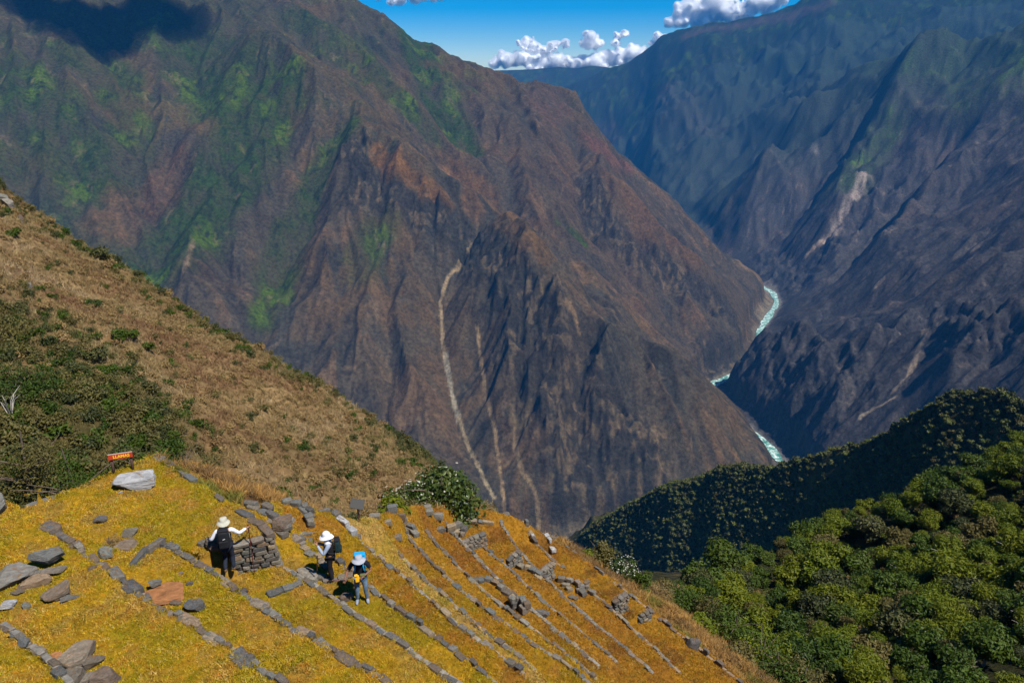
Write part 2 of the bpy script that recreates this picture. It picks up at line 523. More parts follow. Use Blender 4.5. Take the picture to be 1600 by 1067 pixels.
far = smooth(9000, 11000, np.hypot(GX, GY))
bank = smooth(30, 400, GD)
H1 = blur(H0, 3) + relief * bank
# large natural relief
big = ridged(GX / 900, GY / 900, 5, 7) - 0.45
_a = np.arctan2(GX, GY); _r = np.hypot(GX, GY)
farrel = (ridged(GX / 1700, GY / 1700, 4, 17) - 0.5) * 620 * smooth(9300, 10500, _r) * (1 - np.exp(-((np.interp(_a, T_FAR[0], T_FAR[2]) - _r) / 1100) ** 2)) * (_r < np.interp(_a, T_FAR[0], T_FAR[2]))
H1 = H1 + farrel
H1 = H1 + big * bank * (22 + 140 * smooth(5200, 7500, np.hypot(GX, GY)) * (1 - 0.75 * smooth(9500, 11500, np.hypot(GX, GY))) + 115 * (GS > 0) * (np.hypot(GX, GY) > 2400) * (1 - 0.8 * smooth(9500, 11500, np.hypot(GX, GY)))) * (np.hypot(GX, GY) > 1400)
SURF = blur(H1, 2)
# drainage streaks: noise smeared down the slope
def lic(A, N, steps, step=1.0):
    gxx, gyy = np.gradient(blur(A, 3))
    L = np.hypot(gxx, gyy) + 1e-6
    vx, vy = gxx / L, gyy / L
    n, m = A.shape
    acc = N.copy()
    for sg in (1, -1):
        ix, iy = np.meshgrid(np.arange(n, dtype=np.float32), np.arange(m, dtype=np.float32), indexing='ij')
        for _k in range(steps):
            a = np.clip(ix + 0.5, 0, n - 1).astype(np.int32); b = np.clip(iy + 0.5, 0, m - 1).astype(np.int32)
            ix = ix + sg * step * vx[a, b]; iy = iy + sg * step * vy[a, b]
            a = np.clip(ix + 0.5, 0, n - 1).astype(np.int32); b = np.clip(iy + 0.5, 0, m - 1).astype(np.int32)
            acc += N[a, b]
    acc = blur(acc / (2 * steps + 1), 1)
    return (acc - acc.mean()) / acc.std()
rng = np.random.default_rng(5)
NA = vnoise(GX / 110, GY / 110, 3) - 0.5
NB = blur(rng.random(H1.shape) - 0.5, 1)
LA = lic(H1, NA, 22); LB = lic(H1, NB, 14)
HF = H1 + bank * (-30 * np.abs(LA) + 9 * LB) * (1 - 0.6 * far)
HF = np.where((GD < 90) & (np.hypot(GX, GY) < 9000), np.minimum(HF, RIV + 0.7 * np.maximum(GD - 30, 0)), HF)

# finer grid over the walls one sees best
g2 = 8.0
fx_ = np.arange(-3600, 4400, g2); fy_ = np.arange(1800, 7200, g2)
FX, FY = np.meshgrid(fx_, fy_, indexing='ij')
FH = bil(HF, FX, FY)
LF = lic(FH, (rng.random(FH.shape) - 0.5), 26)
LG = lic(FH, vnoise(FX / 34, FY / 34, 8) - 0.5, 22)
def bil2(A, x, y):
    fx = np.clip((x - fx_[0]) / g2, 0, len(fx_) - 1.001); fy = np.clip((y - fy_[0]) / g2, 0, len(fy_) - 1.001)
    inside = (x > fx_[0]) & (x < fx_[-1]) & (y > fy_[0]) & (y < fy_[-1])
    ix = fx.astype(int); iy = fy.astype(int); fx = fx - ix; fy = fy - iy
    return inside * ((A[ix, iy] * (1 - fx) + A[ix + 1, iy] * fx) * (1 - fy) + (A[ix, iy + 1] * (1 - fx) + A[ix + 1, iy + 1] * fx) * fy)

def canyon_height(x, y):
    z = bil(HF, x, y)
    z = z + smooth(60, 300, bil(GD, x, y)) * (3.6 * bil2(LF, x, y) - 13.0 * np.abs(bil2(LG, x, y)))
    r = np.hypot(x, y)
    zb = canyon_base(x, y)[0]
    outside = (y > gy[-1] - 40) | (x < gx[0] + 40) | (x > gx[-1] - 40)
    z = np.where(outside | (r < 1500), zb, z)
    return z

NAZ, NR = 880, 900
azs = np.linspace(math.radians(-44), math.radians(44), NAZ)
rs = np.concatenate([np.geomspace(260, 1500, 150), np.geomspace(1500, 6200, 560)[1:], np.geomspace(6200, 17500, 170)[1:]])
AZ, R = np.meshgrid(azs, rs, indexing='ij')
X, Y = R * np.sin(AZ), R * np.cos(AZ)
Zb, RD, RS, _ = canyon_base(X, Y)
Z = canyon_height(X, Y)
wr = smooth(20, 160, RD) * (R > 1500)
rocky = np.zeros_like(Z)
for i, (p, w) in enumerate([([(552, 215), (575, 290), (640, 315), (740, 355), (800, 420), (850, 470), (800, 520)], 120), ([(830, 520), (860, 580), (920, 620), (960, 700), (900, 760), (1000, 760)], 200),
                            ([(920, 280), (930, 340), (1000, 390), (1060, 430), (1130, 480)], 130), ([(1130, 570), (1250, 530), (1300, 600), (1250, 650)], 200), ([(1450, 500), (1550, 520)], 150),
                            ([(1330, 230), (1370, 300), (1300, 380)], 220), ([(1200, 400), (1250, 440)], 180)]):
    rocky = np.maximum(rocky, stroke_mask(X, Y, p, w, 200 + i, 0.6))
rf = ridged(X / 120, Y / 120, 4, 21, 0.6) - 0.45
Z = Z + wr * (rf * (3 + 85 * rocky) + fbm(X / 26, Y / 26, 3, 33) * (1.6 + 10 * rocky) + (ridged(X / 48, Y / 48, 3, 35) - .4) * (2 + 22 * rocky)) * np.where(R > 9000, 0.9, 1)
_rcf = np.interp(AZ, T_FAR[0], T_FAR[2])
Z = Z + (ridged(X / 520, Y / 520, 5, 37, 0.6) - 0.45) * 230 * smooth(8300, 9500, R) * smooth(100, 1300, np.abs(_rcf - R)) * (R < 14500)
fr_on = (Zb - 2 <= tent(AZ, R, T_FR, 0.95, 0.66)) & (R < 1500)
_rc = np.interp(AZ, T_FR[0], T_FR[2])
FRN = ((ridged(X / 150, Y / 150, 4, 141) - 0.5) * 70 * smooth(10, 160, np.abs(R - _rc)) + fbm(X / 40, Y / 40, 3, 142) * 6)
Z = Z + fr_on * FRN
# albedo of the slopes: burnt scree, rock, dry grass, scrub, gravel
LAf = np.clip(bil(LA, X, Y), -3, 3); LBf = np.clip(0.5 * bil(LB, X, Y) + bil2(LF, X, Y), -3, 3); LGf = np.clip(bil2(LG, X, Y), -3, 3)
def lerp(a, b, t): return a + (np.asarray(b) - a) * t[..., None]
col = np.empty(Z.shape + (3,)); col[:] = (0.098, 0.084, 0.066)
nbig = fbm(X / 420, Y / 420, 5, 51); nmid = fbm(X / 90, Y / 90, 5, 61); nfine = fbm(X / 22, Y / 22, 3, 71)
col = lerp(col, (0.145, 0.1, 0.06), smooth(-0.1, 0.5, nbig + 0.3 * LBf * 0.5))
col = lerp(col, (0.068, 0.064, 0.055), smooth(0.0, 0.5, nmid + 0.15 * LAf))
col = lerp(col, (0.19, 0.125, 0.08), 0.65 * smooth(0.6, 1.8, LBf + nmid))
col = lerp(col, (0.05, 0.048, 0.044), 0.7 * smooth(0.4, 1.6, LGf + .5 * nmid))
warm = stroke_mask(X, Y, [(640, 60), (760, 160), (880, 240), (980, 330), (1080, 430)], 900, 350, 0.5)
col = lerp(col, (0.15, 0.088, 0.054), 0.5 * warm * (0.6 + nbig))
col = lerp(col, (0.05, 0.05, 0.05), 0.85 * rocky)
col = lerp(col, (0.2, 0.15, 0.1), 0.6 * rocky * smooth(0.1, 0.5, nfine + nmid * .5))
col = lerp(col, (0.05, 0.055, 0.055), 0.5 * smooth(0.6, 1.5, -LBf + nfine * 0.5))
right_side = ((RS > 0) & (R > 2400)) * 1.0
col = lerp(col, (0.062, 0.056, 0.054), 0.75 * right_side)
# scrub: gullies and upper slopes
veg = np.zeros_like(Z)
for i, (p, w, k) in enumerate([([(425, 130), (400, 200), (350, 275), (300, 340), (262, 400)], 230, 1.0), ([(620, 10), (655, 100), (685, 160), (715, 215)], 190, 1.0),
                               ([(560, 60), (600, 130), (660, 190)], 120, .7), ([(540, 190), (500, 270), (470, 340), (430, 430)], 130, .75), ([(470, 340), (440, 420), (420, 480)], 110, .8),
                               ([(0, 120), (80, 170), (130, 250)], 260, .75), ([(0, 250), (80, 300), (150, 360)], 180, .55), ([(250, 20), (330, 90), (380, 160)], 300, .8), ([(100, 70), (200, 120), (190, 190), (220, 230)], 180, .7),
                               ([(450, 10), (540, 60), (600, 120)], 220, .6), ([(730, 130), (700, 150)], 100, .6), ([(600, 350), (560, 420)], 120, .5), ([(880, 340), (910, 365)], 50, .8),
                               ([(1390, 180), (1320, 270)], 300, .5), ([(1500, 80), (1560, 120)], 400, .6)]):
    veg = np.maximum(veg, k * stroke_mask(X, Y, p, w * 0.9, 300 + i, 0.55))
altveg = smooth(-500, 350, Z + 250 * nbig) * np.where(R > 9800, 0.95, np.where(right_side > 0, 0.85, 0.35))
veg = np.maximum(veg, altveg)
veg = np.where(R > 10300, np.maximum(veg, 0.75 + 0.4 * nbig), veg)
veg = np.clip(veg * (0.95 + 0.8 * nmid + 0.5 * nfine + 0.18 * LBf), 0, 1)
gcol = np.empty(Z.shape + (3,)); gcol[:] = (0.045, 0.085, 0.022)
gcol = lerp(gcol, (0.1, 0.17, 0.02), smooth(0.05, 0.5, nmid + 0.6 * nbig))
gcol = lerp(gcol, (0.028, 0.042, 0.02), smooth(0.0, 0.5, nfine))
col = col + (gcol - col) * veg[..., None]
for i, (p, w, c, k) in enumerate([([(590, 225), (620, 255), (660, 275), (695, 292)], 55, (0.24, 0.125, 0.05), .6), ([(700, 240), (760, 300), (820, 350)], 90, (0.19, 0.11, 0.055), .55),
                                  ([(760, 340), (850, 390), (910, 430)], 45, (0.22, 0.13, 0.06), .5), ([(930, 220), (970, 245)], 110, (0.16, 0.085, 0.065), .8), ([(700, 260), (740, 300)], 60, (.24, .13, .07), .7),
                                  ([(900, 410), (960, 460), (1010, 500)], 50, (0.2, 0.13, 0.07), .6), ([(850, 170), (940, 190), (1000, 250)], 200, (0.13, 0.085, 0.07), .6),
                                  ([(200, 300), (180, 340), (150, 330)], 130, (0.17, 0.105, 0.065), .5), ([(270, 240), (230, 300)], 120, (0.16, 0.095, 0.06), .6),
                                  ([(745, 345), (720, 385), (700, 425), (688, 462), (691, 520), (697, 560)], 9, (0.36, 0.28, 0.19), 1.2), ([(695, 540), (705, 600), (716, 640)], 12, (0.36, 0.33, 0.28), 1.3), ([(716, 640), (735, 690), (755, 740), (772, 775)], 9, (0.36, 0.3, 0.21), 1.2),
                                  ([(745, 500), (752, 545), (760, 610), (775, 680), (783, 740), (788, 790)], 8, (0.34, 0.25, 0.16), 1.0), ([(812, 625), (806, 650), (804, 690), (815, 730), (835, 770), (842, 800)], 9, (0.32, 0.24, 0.16), 1.0),
                                  ([(810, 640), (820, 655)], 40, (0.25, 0.19, 0.12), .6), ([(885, 465), (895, 480), (905, 510)], 10, (0.32, 0.22, 0.14), .6), ([(300, 375), (295, 395), (285, 420)], 14, (0.24, 0.18, 0.13), .6),
                                  ([(1130, 370), (1160, 410), (1190, 440)], 70, (0.27, 0.19, 0.12), .55), ([(1200, 440), (1205, 470), (1190, 490)], 60, (0.3, 0.25, 0.2), .6),
                                  ([(1350, 275), (1335, 300), (1315, 335), (1300, 365)], 55, (0.34, 0.27, 0.22), .7), ([(1300, 365), (1275, 385), (1262, 398)], 22, (0.45, 0.33, 0.24), .8), ([(1465, 492), (1440, 530), (1425, 570), (1400, 600)], 14, (0.36, 0.27, 0.18), 1.0), ([(1400, 612), (1370, 632), (1345, 648)], 9, (0.36, 0.28, 0.19), 1.1),
                                  ([(1275, 228), (1250, 245)], 40, (0.3, 0.26, 0.24), .6), ([(1180, 240), (1175, 255)], 30, (0.3, 0.27, 0.26), .6), ([(1530, 370), (1520, 395)], 30, (.2, .15, .11), .6),
                                  ([(1040, 145), (1060, 175), (1095, 195)], 330, (0.22, 0.13, 0.105), .85), ([(1075, 55), (1200, 30), (1290, 5)], 180, (0.24, 0.15, 0.12), .5),
                                  ([(1380, 430), (1370, 440)], 20, (0.4, 0.3, 0.2), .7), ([(700, 690), (640, 610), (590, 560)], 120, (0.16, 0.11, 0.07), .35), ([(870, 840), (930, 820), (900, 800)], 50, (0.22, 0.19, 0.15), .3)]):
    m = np.clip(k * stroke_mask(X, Y, p, w, 400 + i, 0.7) * (1 + 0.5 * nfine + 0.2 * LBf), 0, 1)
    col = lerp(col, c, m)
grav = (1 - smooth(22, 55, RD + 25 * nmid)) * (R > 1900) * (R < 6500)
col = lerp(col, (0.25, 0.23, 0.2), 0.8 * grav)
# pale rock outcrops
oc = smooth(0.62, 0.75, ridged(X / 60, Y / 60, 3, 91)) * smooth(0.25, 0.6, nmid + 0.2) * (R > 1700)
col = lerp(col, (0.25, 0.19, 0.14), 0.4 * oc)
frm = (R < 1500) * 1.0
col = lerp(col, (0.085, 0.075, 0.028), frm)
col = col * (1 + 0.35 * nfine[..., None]) * np.where(R < 9000, 0.74, 0.34)[..., None]  # beyond the near walls darkened further, so haze looks bluer there
m1m = ((RS < 0) & (R < 8000)) * 1.0
col = col * (1 + m1m[..., None] * (np.array((0.80, 0.74, 0.60)) - 1))
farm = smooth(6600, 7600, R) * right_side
col = lerp(col, (0.028, 0.04, 0.03), 0.75 * farm * (R < 11000))  # distant right-hand scrub painted darker to stand off bluer in haze
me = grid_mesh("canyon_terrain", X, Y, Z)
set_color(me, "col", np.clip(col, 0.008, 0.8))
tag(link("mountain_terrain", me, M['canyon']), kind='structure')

# river strip laid on the valley floor
k = NT("river_water")
tc = k.n("ShaderNodeTexCoord")
n1 = k.noise(0.05, 8, 0.7, tc.outputs["Object"], 0.5)
r1 = k.ramp(n1.outputs[0], [(0.38, (0.03, 0.14, 0.11)), (0.48, (0.12, 0.31, 0.26)), (0.54, (0.4, 0.55, 0.5)), (0.63, (0.82, 0.87, 0.84))])
k.l(r1.outputs[0], k.b.inputs["Base Color"])
k.b.inputs["Roughness"].default_value = 0.45
M['river'] = k.m
rl = []
for (a, b) in zip(river_pts[:-1], river_pts[1:]):
    L = math.hypot(b[0] - a[0], b[1] - a[1]); n = max(1, int(L / 25))
    for i in range(n): rl.append((a[0] + (b[0] - a[0]) * i / n, a[1] + (b[1] - a[1]) * i / n))
rl = np.array(rl)
for _i in range(6): rl[1:-1] = (rl[:-2] + 2 * rl[1:-1] + rl[2:]) / 4
tg = np.gradient(rl, axis=0); tg /= np.hypot(tg[:, 0], tg[:, 1])[:, None]
nr = np.stack([-tg[:, 1], tg[:, 0]], -1)
arc = np.cumsum(np.hypot(*np.gradient(rl, axis=0).T))
wl = 17 + 18 * fbm(arc / 120, arc * 0, 3, 5); wr_ = 17 + 18 * fbm(arc / 120, arc * 0 + 9, 3, 6)
rows = []
for f in (-1, -0.33, 0.33, 1):
    w = np.where(f < 0, wl, wr_) * abs(f) * np.sign(f)
    p = rl + nr * w[:, None]
    rows.append(np.concatenate([p, np.full((len(p), 1), RIV + 2.5)], 1))
rows = np.stack(rows, 1)
me = grid_mesh("river", rows[..., 0], rows[..., 1], rows[..., 2])
tag(link("river", me, M['river']), kind='structure')
# ------------------------------------------------------------------ terraces: edge lines of the walls, in order down the hill
LEVEL = [2.9, 2.4, 1.9, 0.4, 0.0, -0.8, -1.7, -2.7, -3.8, -5.0, -6.2, -7.6, -9.0, -10.5]
LPX = [
 [(0, 975), (60, 1020), (110, 1067)],
 [(65, 820), (100, 840), (150, 880), (205, 915), (250, 950), (290, 968), (335, 995), (400, 1037), (450, 1067)],
 [(242, 848), (262, 852), (330, 890), (350, 905), (390, 935), (445, 975), (505, 1005), (575, 1045), (610, 1065)],
 [(442, 886), (470, 902), (500, 920), (530, 940), (555, 960), (580, 975), (620, 1000), (660, 1030), (720, 1067)],
 [(470, 835), (520, 872), (575, 910), (600, 935), (650, 970), (690, 1000), (730, 1030), (770, 1060)],
 [(527, 808), (553, 835), (577, 858), (620, 892), (660, 926), (698, 961), (718, 979), (766, 1010), (815, 1047)],
 [(585, 828), (612, 855), (660, 903), (687, 924), (732, 965), (760, 989), (797, 1013), (835, 1044)],
 [(625, 817), (656, 862), (677, 882), (708, 910), (756, 949), (794, 975), (832, 1003), (880, 1035), (921, 1065)],
 [(663, 827), (684, 851), (704, 872), (725, 893), (760, 927), (794, 951), (845, 992), (887, 1023), (931, 1058)],
 [(694, 815), (720, 846), (742, 868), (770, 898), (800, 925), (835, 955), (880, 992), (930, 1035)],
 [(715, 808), (735, 832), (765, 862), (801, 893), (835, 927), (870, 955), (904, 982), (959, 1030)],
 [(770, 800), (787, 824), (801, 848), (820, 872), (852, 902), (887, 938), (920, 966), (965, 1003), (1020, 1050)],
 [(815, 812), (835, 845), (862, 872), (900, 905), (957, 952), (1000, 992), (1060, 1048)],
 [(850, 832), (890, 858), (926, 882), (978, 920), (1046, 975), (1094, 1010), (1163, 1065)],
]
LINES = []
for i, pts in enumerate(LPX):
    LINES.append([tuple(at(px, py, LEVEL[i])[:2]) for px, py in pts])
def extend(P, a, b):
    p0, p1 = np.array(P[0]), np.array(P[1]); q0, q1 = np.array(P[-1]), np.array(P[-2])
    u = (p0 - np.array(P[2])) ; u /= np.linalg.norm(u)
    v = (q0 - q1); v /= np.linalg.norm(v)
    return [tuple(p0 + u * a)] + P + [tuple(q0 + v * b)]
ELINES = [extend(P, 40, 25) for P in LINES]
# the lawn with the sign, one terrace below the near walls
S_LEVEL = 1.5
SPOLY = [tuple(at(px, py, S_LEVEL)[:2]) for px, py in [(20, 800), (130, 757), (240, 712), (300, 752), (350, 783), (400, 812), (424, 831), (366, 846), (342, 856), (316, 866), (258, 850), (240, 846), (205, 880), (150, 862), (110, 842), (66, 822)]]
BPX = [(-250, 850, 2.4), (-60, 825, 1.9), (30, 796, 1.5), (130, 755, 1.5), (240, 710, 1.5), (300, 750, 1.5), (345, 778, 1.4), (385, 795, .9), (432, 783, .4), (490, 798, .1),
        (520, 800, -0.2), (560, 812, -0.8), (600, 803, -1.7), (645, 790, -3.2), (700, 795, -5.2), (760, 797, -7.0), (800, 806, -8.2), (850, 834, -9.6), (926, 882, -10.6), (978, 920, -10.7), (1046, 975, -10.7), (1094, 1010, -10.7), (1163, 1065, -10.7), (1300, 1180, -10.7)]
RIM = [tuple(at(px, py, l)[:2]) for px, py, l in BPX]
RIM_LEV = np.array([p[2] for p in BPX])
RIM_ARC = np.concatenate([[0], np.cumsum(np.hypot(*np.diff(np.array(RIM), axis=0).T))])
BND = RIM + [(13, 6), (0, -4), (-40, -2)]

STAIRS = [((727, 866), (761, 855), -6.3, 0.75), ((797, 893), (817, 883), -7.7, 0.8), ((848, 907), (868, 896), -8.6, 0.6), ((905, 930), (922, 921), -9.1, 0.5), ((962, 955), (982, 947), -9.9, 0.7), ((1002, 975), (1018, 969), -10.5, 0.55)]
def ground(x, y, detail=True):
    """height of the terraced hillside"""
    x = np.asarray(x, float); y = np.asarray(y, float)
    lev = np.full(x.shape, LEVEL[0] + 0.6)
    n = np.zeros(x.shape)
    for i, P in enumerate(ELINES):
        d, s, _ = seg_dist(x, y, P)
        below = s > 0
        nxt = LEVEL[i + 1] if i + 1 < len(LEVEL) else -11.6
        if i == 0: lev = np.where(below, LEVEL[1], LEVEL[0])
        else: lev = np.where(below, np.minimum(lev, nxt), lev)
    ins = in_poly(x, y, SPOLY)
    lev = np.where(ins, S_LEVEL, lev)
    for a, b, lv, h in STAIRS:      # turf held up by the zigzag wall steps
        A = at(*a, lv)[:2]; B = at(*b, lv)[:2]; u = (B - A); L = np.linalg.norm(u); u = u / L
        p = (x - A[0]) * u[0] + (y - A[1]) * u[1]; q = -(x - A[0]) * u[1] + (y - A[1]) * u[0]
        m = (p > -1.6) & (p < L + 0.05) & (q > 0.16) & (q < 1.9)
        rise = lv + h * 0.92 - 0.3 * h * np.clip(q, 0, 2)
        lev = np.where(m, np.maximum(lev, lev + (rise - lev) * smooth(-1.6, -0.1, p)), lev)
    out = ~in_poly(x, y, BND)
    d, _, _ = seg_dist(x, y, BND + [BND[0]])
    dd = np.where(out, d, 0)
    # towards the rim the ground settles to the level of the rim itself
    da, _, arc = seg_dist(x, y, RIM)
    rim = np.interp(arc, RIM_ARC, RIM_LEV)
    far_rim = smooth(RIM_ARC[6] - 0.5, RIM_ARC[6] + 0.5, arc)
    wide = 0.9 + 2.0 * (1 - smooth(RIM_ARC[10], RIM_ARC[12], arc))
    w = np.where(out, 1.0, smooth(1.0, 0.1, da / wide) * far_rim * ~ins)
    lev = lev + (rim - lev) * w * smooth(6, 3, da * ~out)
    z = lev - CAMH
    z = z - 0.55 * dd - 0.35 * np.maximum(0, dd - 2) - 0.5 * smooth(0, 0.5, dd)
    if detail:
        z = z + 0.07 * fbm(x / 1.7, y / 1.7, 3, 11) + 0.03 * fbm(x / 0.35, y / 0.35, 2, 12)
        z = z + out * (0.5 * fbm(x / 3, y / 3, 4, 13) * np.minimum(dd, 3) / 3)
    return z
def gz(x, y): return float(ground(np.array([x]), np.array([y]))[0])
def on(px, py, level):
    p = at(px, py, level)
    return Vector((p[0], p[1], gz(p[0], p[1])))

xs = np.arange(-34, 40, 0.14); ys = np.arange(3.5, 62, 0.14)
TX, TY = np.meshgrid(xs, ys, indexing='ij')
TZ = ground(TX, TY)
def turf(x, y):
    """colour of the turf: dry yellow, orange on the far terraces, green patches, worn straw"""
    n1 = fbm(x / 2.6, y / 2.6, 4, 21); n2 = fbm(x / 0.7, y / 0.7, 4, 22); n3 = fbm(x / 0.22, y / 0.22, 3, 23)
    c = np.empty(x.shape + (3,)); c[:] = (0.42, 0.265, 0.018)
    c = lerp(c, (0.36, 0.235, 0.05), 0.8 * smooth(-0.1, 0.45, n2))
    c = lerp(c, (0.36, 0.17, 0.02), 0.5 * smooth(0.0, 0.5, n1 * 0.6 + n3 * 0.5 + 0.1))
    green = smooth(0.02, 0.4, n1 * 0.8 - 0.6 * n2 + 0.08)
    far_t = smooth(-2, 6, x * 0.62 + (y - 22) * 0.79)
    c = lerp(c, (0.28, 0.235, 0.012), 0.62 * green * (1 - 0.8 * far_t))
    c = lerp(c, (0.35, 0.17, 0.022), 0.7 * far_t)
    c = lerp(c, (0.2, 0.09, 0.025), 0.6 * far_t * smooth(0.0, 0.5, n2 + n1))
    # per-terrace tone
    for i, (tone, k) in enumerate([((0.3, 0.12, 0.015), .6), ((0.46, 0.32, 0.11), .7), ((0.3, 0.12, 0.02), .5), ((0.4, 0.2, 0.03), .5), ((0.26, 0.1, 0.02), .55), ((.4, .19, .025), .5), ((.28, .12, .025), .4), ((.42, .2, .02), .5)]):
        d, s, _ = seg_dist(x, y, ELINES[4 + i])
        d2, s2, _ = seg_dist(x, y, ELINES[5 + i])
        c = lerp(c, tone, k * ((s > 0) & (s2 < 0)) * (0.7 + 0.6 * n2))
    return np.clip(c * (1 + 0.25 * n3[..., None]), 0.01, 0.7)
tcol = turf(TX, TY)
outm = ~in_poly(TX, TY, BND)
dO, _, _ = seg_dist(TX, TY, BND + [BND[0]])
om = outm * smooth(0.2, 2.5, dO)
wild = lerp(lerp(np.broadcast_to(np.array((0.2, 0.115, 0.05)), TX.shape + (3,)), (0.28, 0.16, 0.05), smooth(-0.2, 0.4, fbm(TX / 2, TY / 2, 3, 31))), (0.06, 0.06, 0.025), smooth(0.05, 0.4, fbm(TX / 4, TY / 4, 3, 32)))
tcol = tcol + (wild - tcol) * om[..., None]
me = grid_mesh("terrace_ground", TX, TY, TZ)
set_color(me, "col", tcol * np.array((.72, .66, .62)))
tag(link("terrace_ground", me, M['lawn']), kind='structure')

# ------------------------------------------------------------------ dry hillside across the dip, and the near forest slope
LH_top = crest([(-300, 140, 140), (-80, 230, 132), (0, 283, 125), (60, 322, 121), (120, 365, 117), (200, 410, 110), (250, 445, 106), (330, 497, 99), (450, 566, 90), (560, 636, 82), (650, 698, 76), (690, 728, 73), (740, 772, 69), (800, 830, 66), (900, 930, 62)])
LH_bot = crest([(-300, 850, 44), (-80, 810, 46), (0, 792, 47), (120, 740, 50), (240, 712, 51), (330, 770, 50), (450, 805, 50), (560, 810, 52), (640, 795, 55), (740, 810, 58), (800, 850, 56), (900, 950, 52)])
NF_top = crest([(880, 1040, 62), (960, 985, 68), (1045, 938, 76), (1100, 900, 92), (1150, 876, 108), (1250, 826, 138), (1320, 790, 160), (1400, 780, 176), (1450, 755, 188), (1530, 732, 210), (1600, 698, 235), (1750, 630, 280), (2000, 560, 320)])
NF_bot = crest([(880, 1150, 44), (960, 1120, 46), (1045, 1100, 48), (1163, 1085, 50), (1300, 1080, 54), (1450, 1080, 58), (1600, 1075, 64), (1750, 1060, 70), (2000, 1000, 80)])
def two_line(x, y, top, bot, back):
    az = np.arctan2(x, y); r = np.hypot(x, y)
    z1 = np.interp(az, top[0], top[1]); r1 = np.interp(az, top[0], top[2])
    z0 = np.interp(az, bot[0], bot[1]); r0 = np.interp(az, bot[0], bot[2])
    t = (r - r0) / (r1 - r0)
    z = z0 + (z1 - z0) * t
    z = np.where(r > r1, z1 - back * (r - r1) - 0.004 * (r - r1) ** 2 * 0, z)
    z = np.where(t < 0, z0 + (z1 - z0) * t * 0.3, z)
    return z, t
def hill_z(x, y):
    z, t = two_line(x, y, LH_top, LH_bot, 0.75)
    return z + 1.3 * fbm(x / 14, y / 14, 4, 41) + 0.35 * fbm(x / 2.5, y / 2.5, 3, 42) - 0.6
def wood_z(x, y):
    z, t = two_line(x, y, NF_top, NF_bot, 0.7)
    az = np.arctan2(x, y)
    return z + 22 * fbm(x / 55, y / 55, 3, 51) * np.clip(t, 0, 1) * np.clip((1.15 - t), 0, 1) * 2 + 1.5 * fbm(x / 9, y / 9, 3, 52) - 3.4
az1 = np.radians(np.linspace(-48, 5, 420)); r1 = np.geomspace(36, 330, 330)
A1, R1_ = np.meshgrid(az1, r1, indexing='ij'); HX, HY = R1_ * np.sin(A1), R1_ * np.cos(A1)
HZ = hill_z(HX, HY)
hn1 = fbm(HX / 12, HY / 12, 4, 61); hn2 = fbm(HX / 2.5, HY / 2.5, 4, 62); hn3 = fbm(HX / 0.8, HY / 0.8, 3, 63)
def hill_green(x, y):
    """where scrub thickens: left foot of the slope and along the skyline"""
    az = np.arctan2(x, y); r = np.hypot(x, y)
    r1 = np.interp(az, LH_top[0], LH_top[2]); r0 = np.interp(az, LH_bot[0], LH_bot[2])
    t = (r - r0) / (r1 - r0)
    foot = smooth(-0.36, -0.54, az) * smooth(0.62, 0.1, t)
    sky_ = smooth(0.75, 0.98, t) * 0.55
    bot = smooth(0.16, 0.0, t) * 0.6
    rgt = smooth(-0.3, -0.1, az) * 0.25
    return np.clip(foot + sky_ + bot + rgt + 0.45 * fbm(x / 9, y / 9, 3, 64) , 0, 1)
hgv = hill_green(HX, HY)
hc = np.empty(HX.shape + (3,)); hc[:] = (0.21, 0.13, 0.058)
hc = lerp(hc, (0.27, 0.175, 0.08), smooth(-0.1, 0.4, hn2))
hc = lerp(hc, (0.17, 0.1, 0.05), smooth(0.05, 0.45, hn1 + 0.4 * hn3))
hc = lerp(hc, (0.07, 0.07, 0.025), 0.75 * hgv * smooth(-0.3, 0.3, hn2 + hgv - 0.3))
me = grid_mesh("dry_hillside", HX, HY, HZ)
set_color(me, "col", np.clip(hc, .01, .6))
tag(link("hillside_terrain", me, M['hill']), kind='structure')

az2 = np.radians(np.linspace(3, 50, 330)); r2 = np.geomspace(34, 460, 260)
A2, R2_ = np.meshgrid(az2, r2, indexing='ij'); WX, WY = R2_ * np.sin(A2), R2_ * np.cos(A2)
WZ = wood_z(WX, WY)
wc = np.empty(WX.shape + (3,)); wc[:] = (0.035, 0.035, 0.015)
wc = lerp(wc, (0.1, 0.075, 0.03), smooth(0.0, 0.5, fbm(WX / 7, WY / 7, 4, 71)))
dry = smooth(75, 50, R2_) * smooth(0.45, 0.2, A2)
wc = lerp(wc, (0.25, 0.15, 0.06), dry)
me = grid_mesh("forest_slope", WX, WY, WZ)
set_color(me, "col", np.clip(wc, .01, .6))
tag(link("forest_slope_terrain", me, M['forest_floor']), kind='structure')

def near_z(x, y):
    """ground height outside the terraces"""
    x = np.asarray(x, float); y = np.asarray(y, float)
    az = np.arctan2(x, y)
    z = np.full(x.shape, -1e9)
    z = np.where(az < math.radians(5), np.maximum(z, np.where(np.hypot(x, y) > 36, hill_z(x, y), -1e9)), z)
    z = np.where(az > math.radians(3), np.maximum(z, np.where(np.hypot(x, y) > 34, wood_z(x, y), -1e9)), z)
    tz = np.where((x > -34) & (x < 39.8) & (y < 61.8) & (y > 3.6), ground(x, y), -1e9)
    return np.maximum(z, tz)
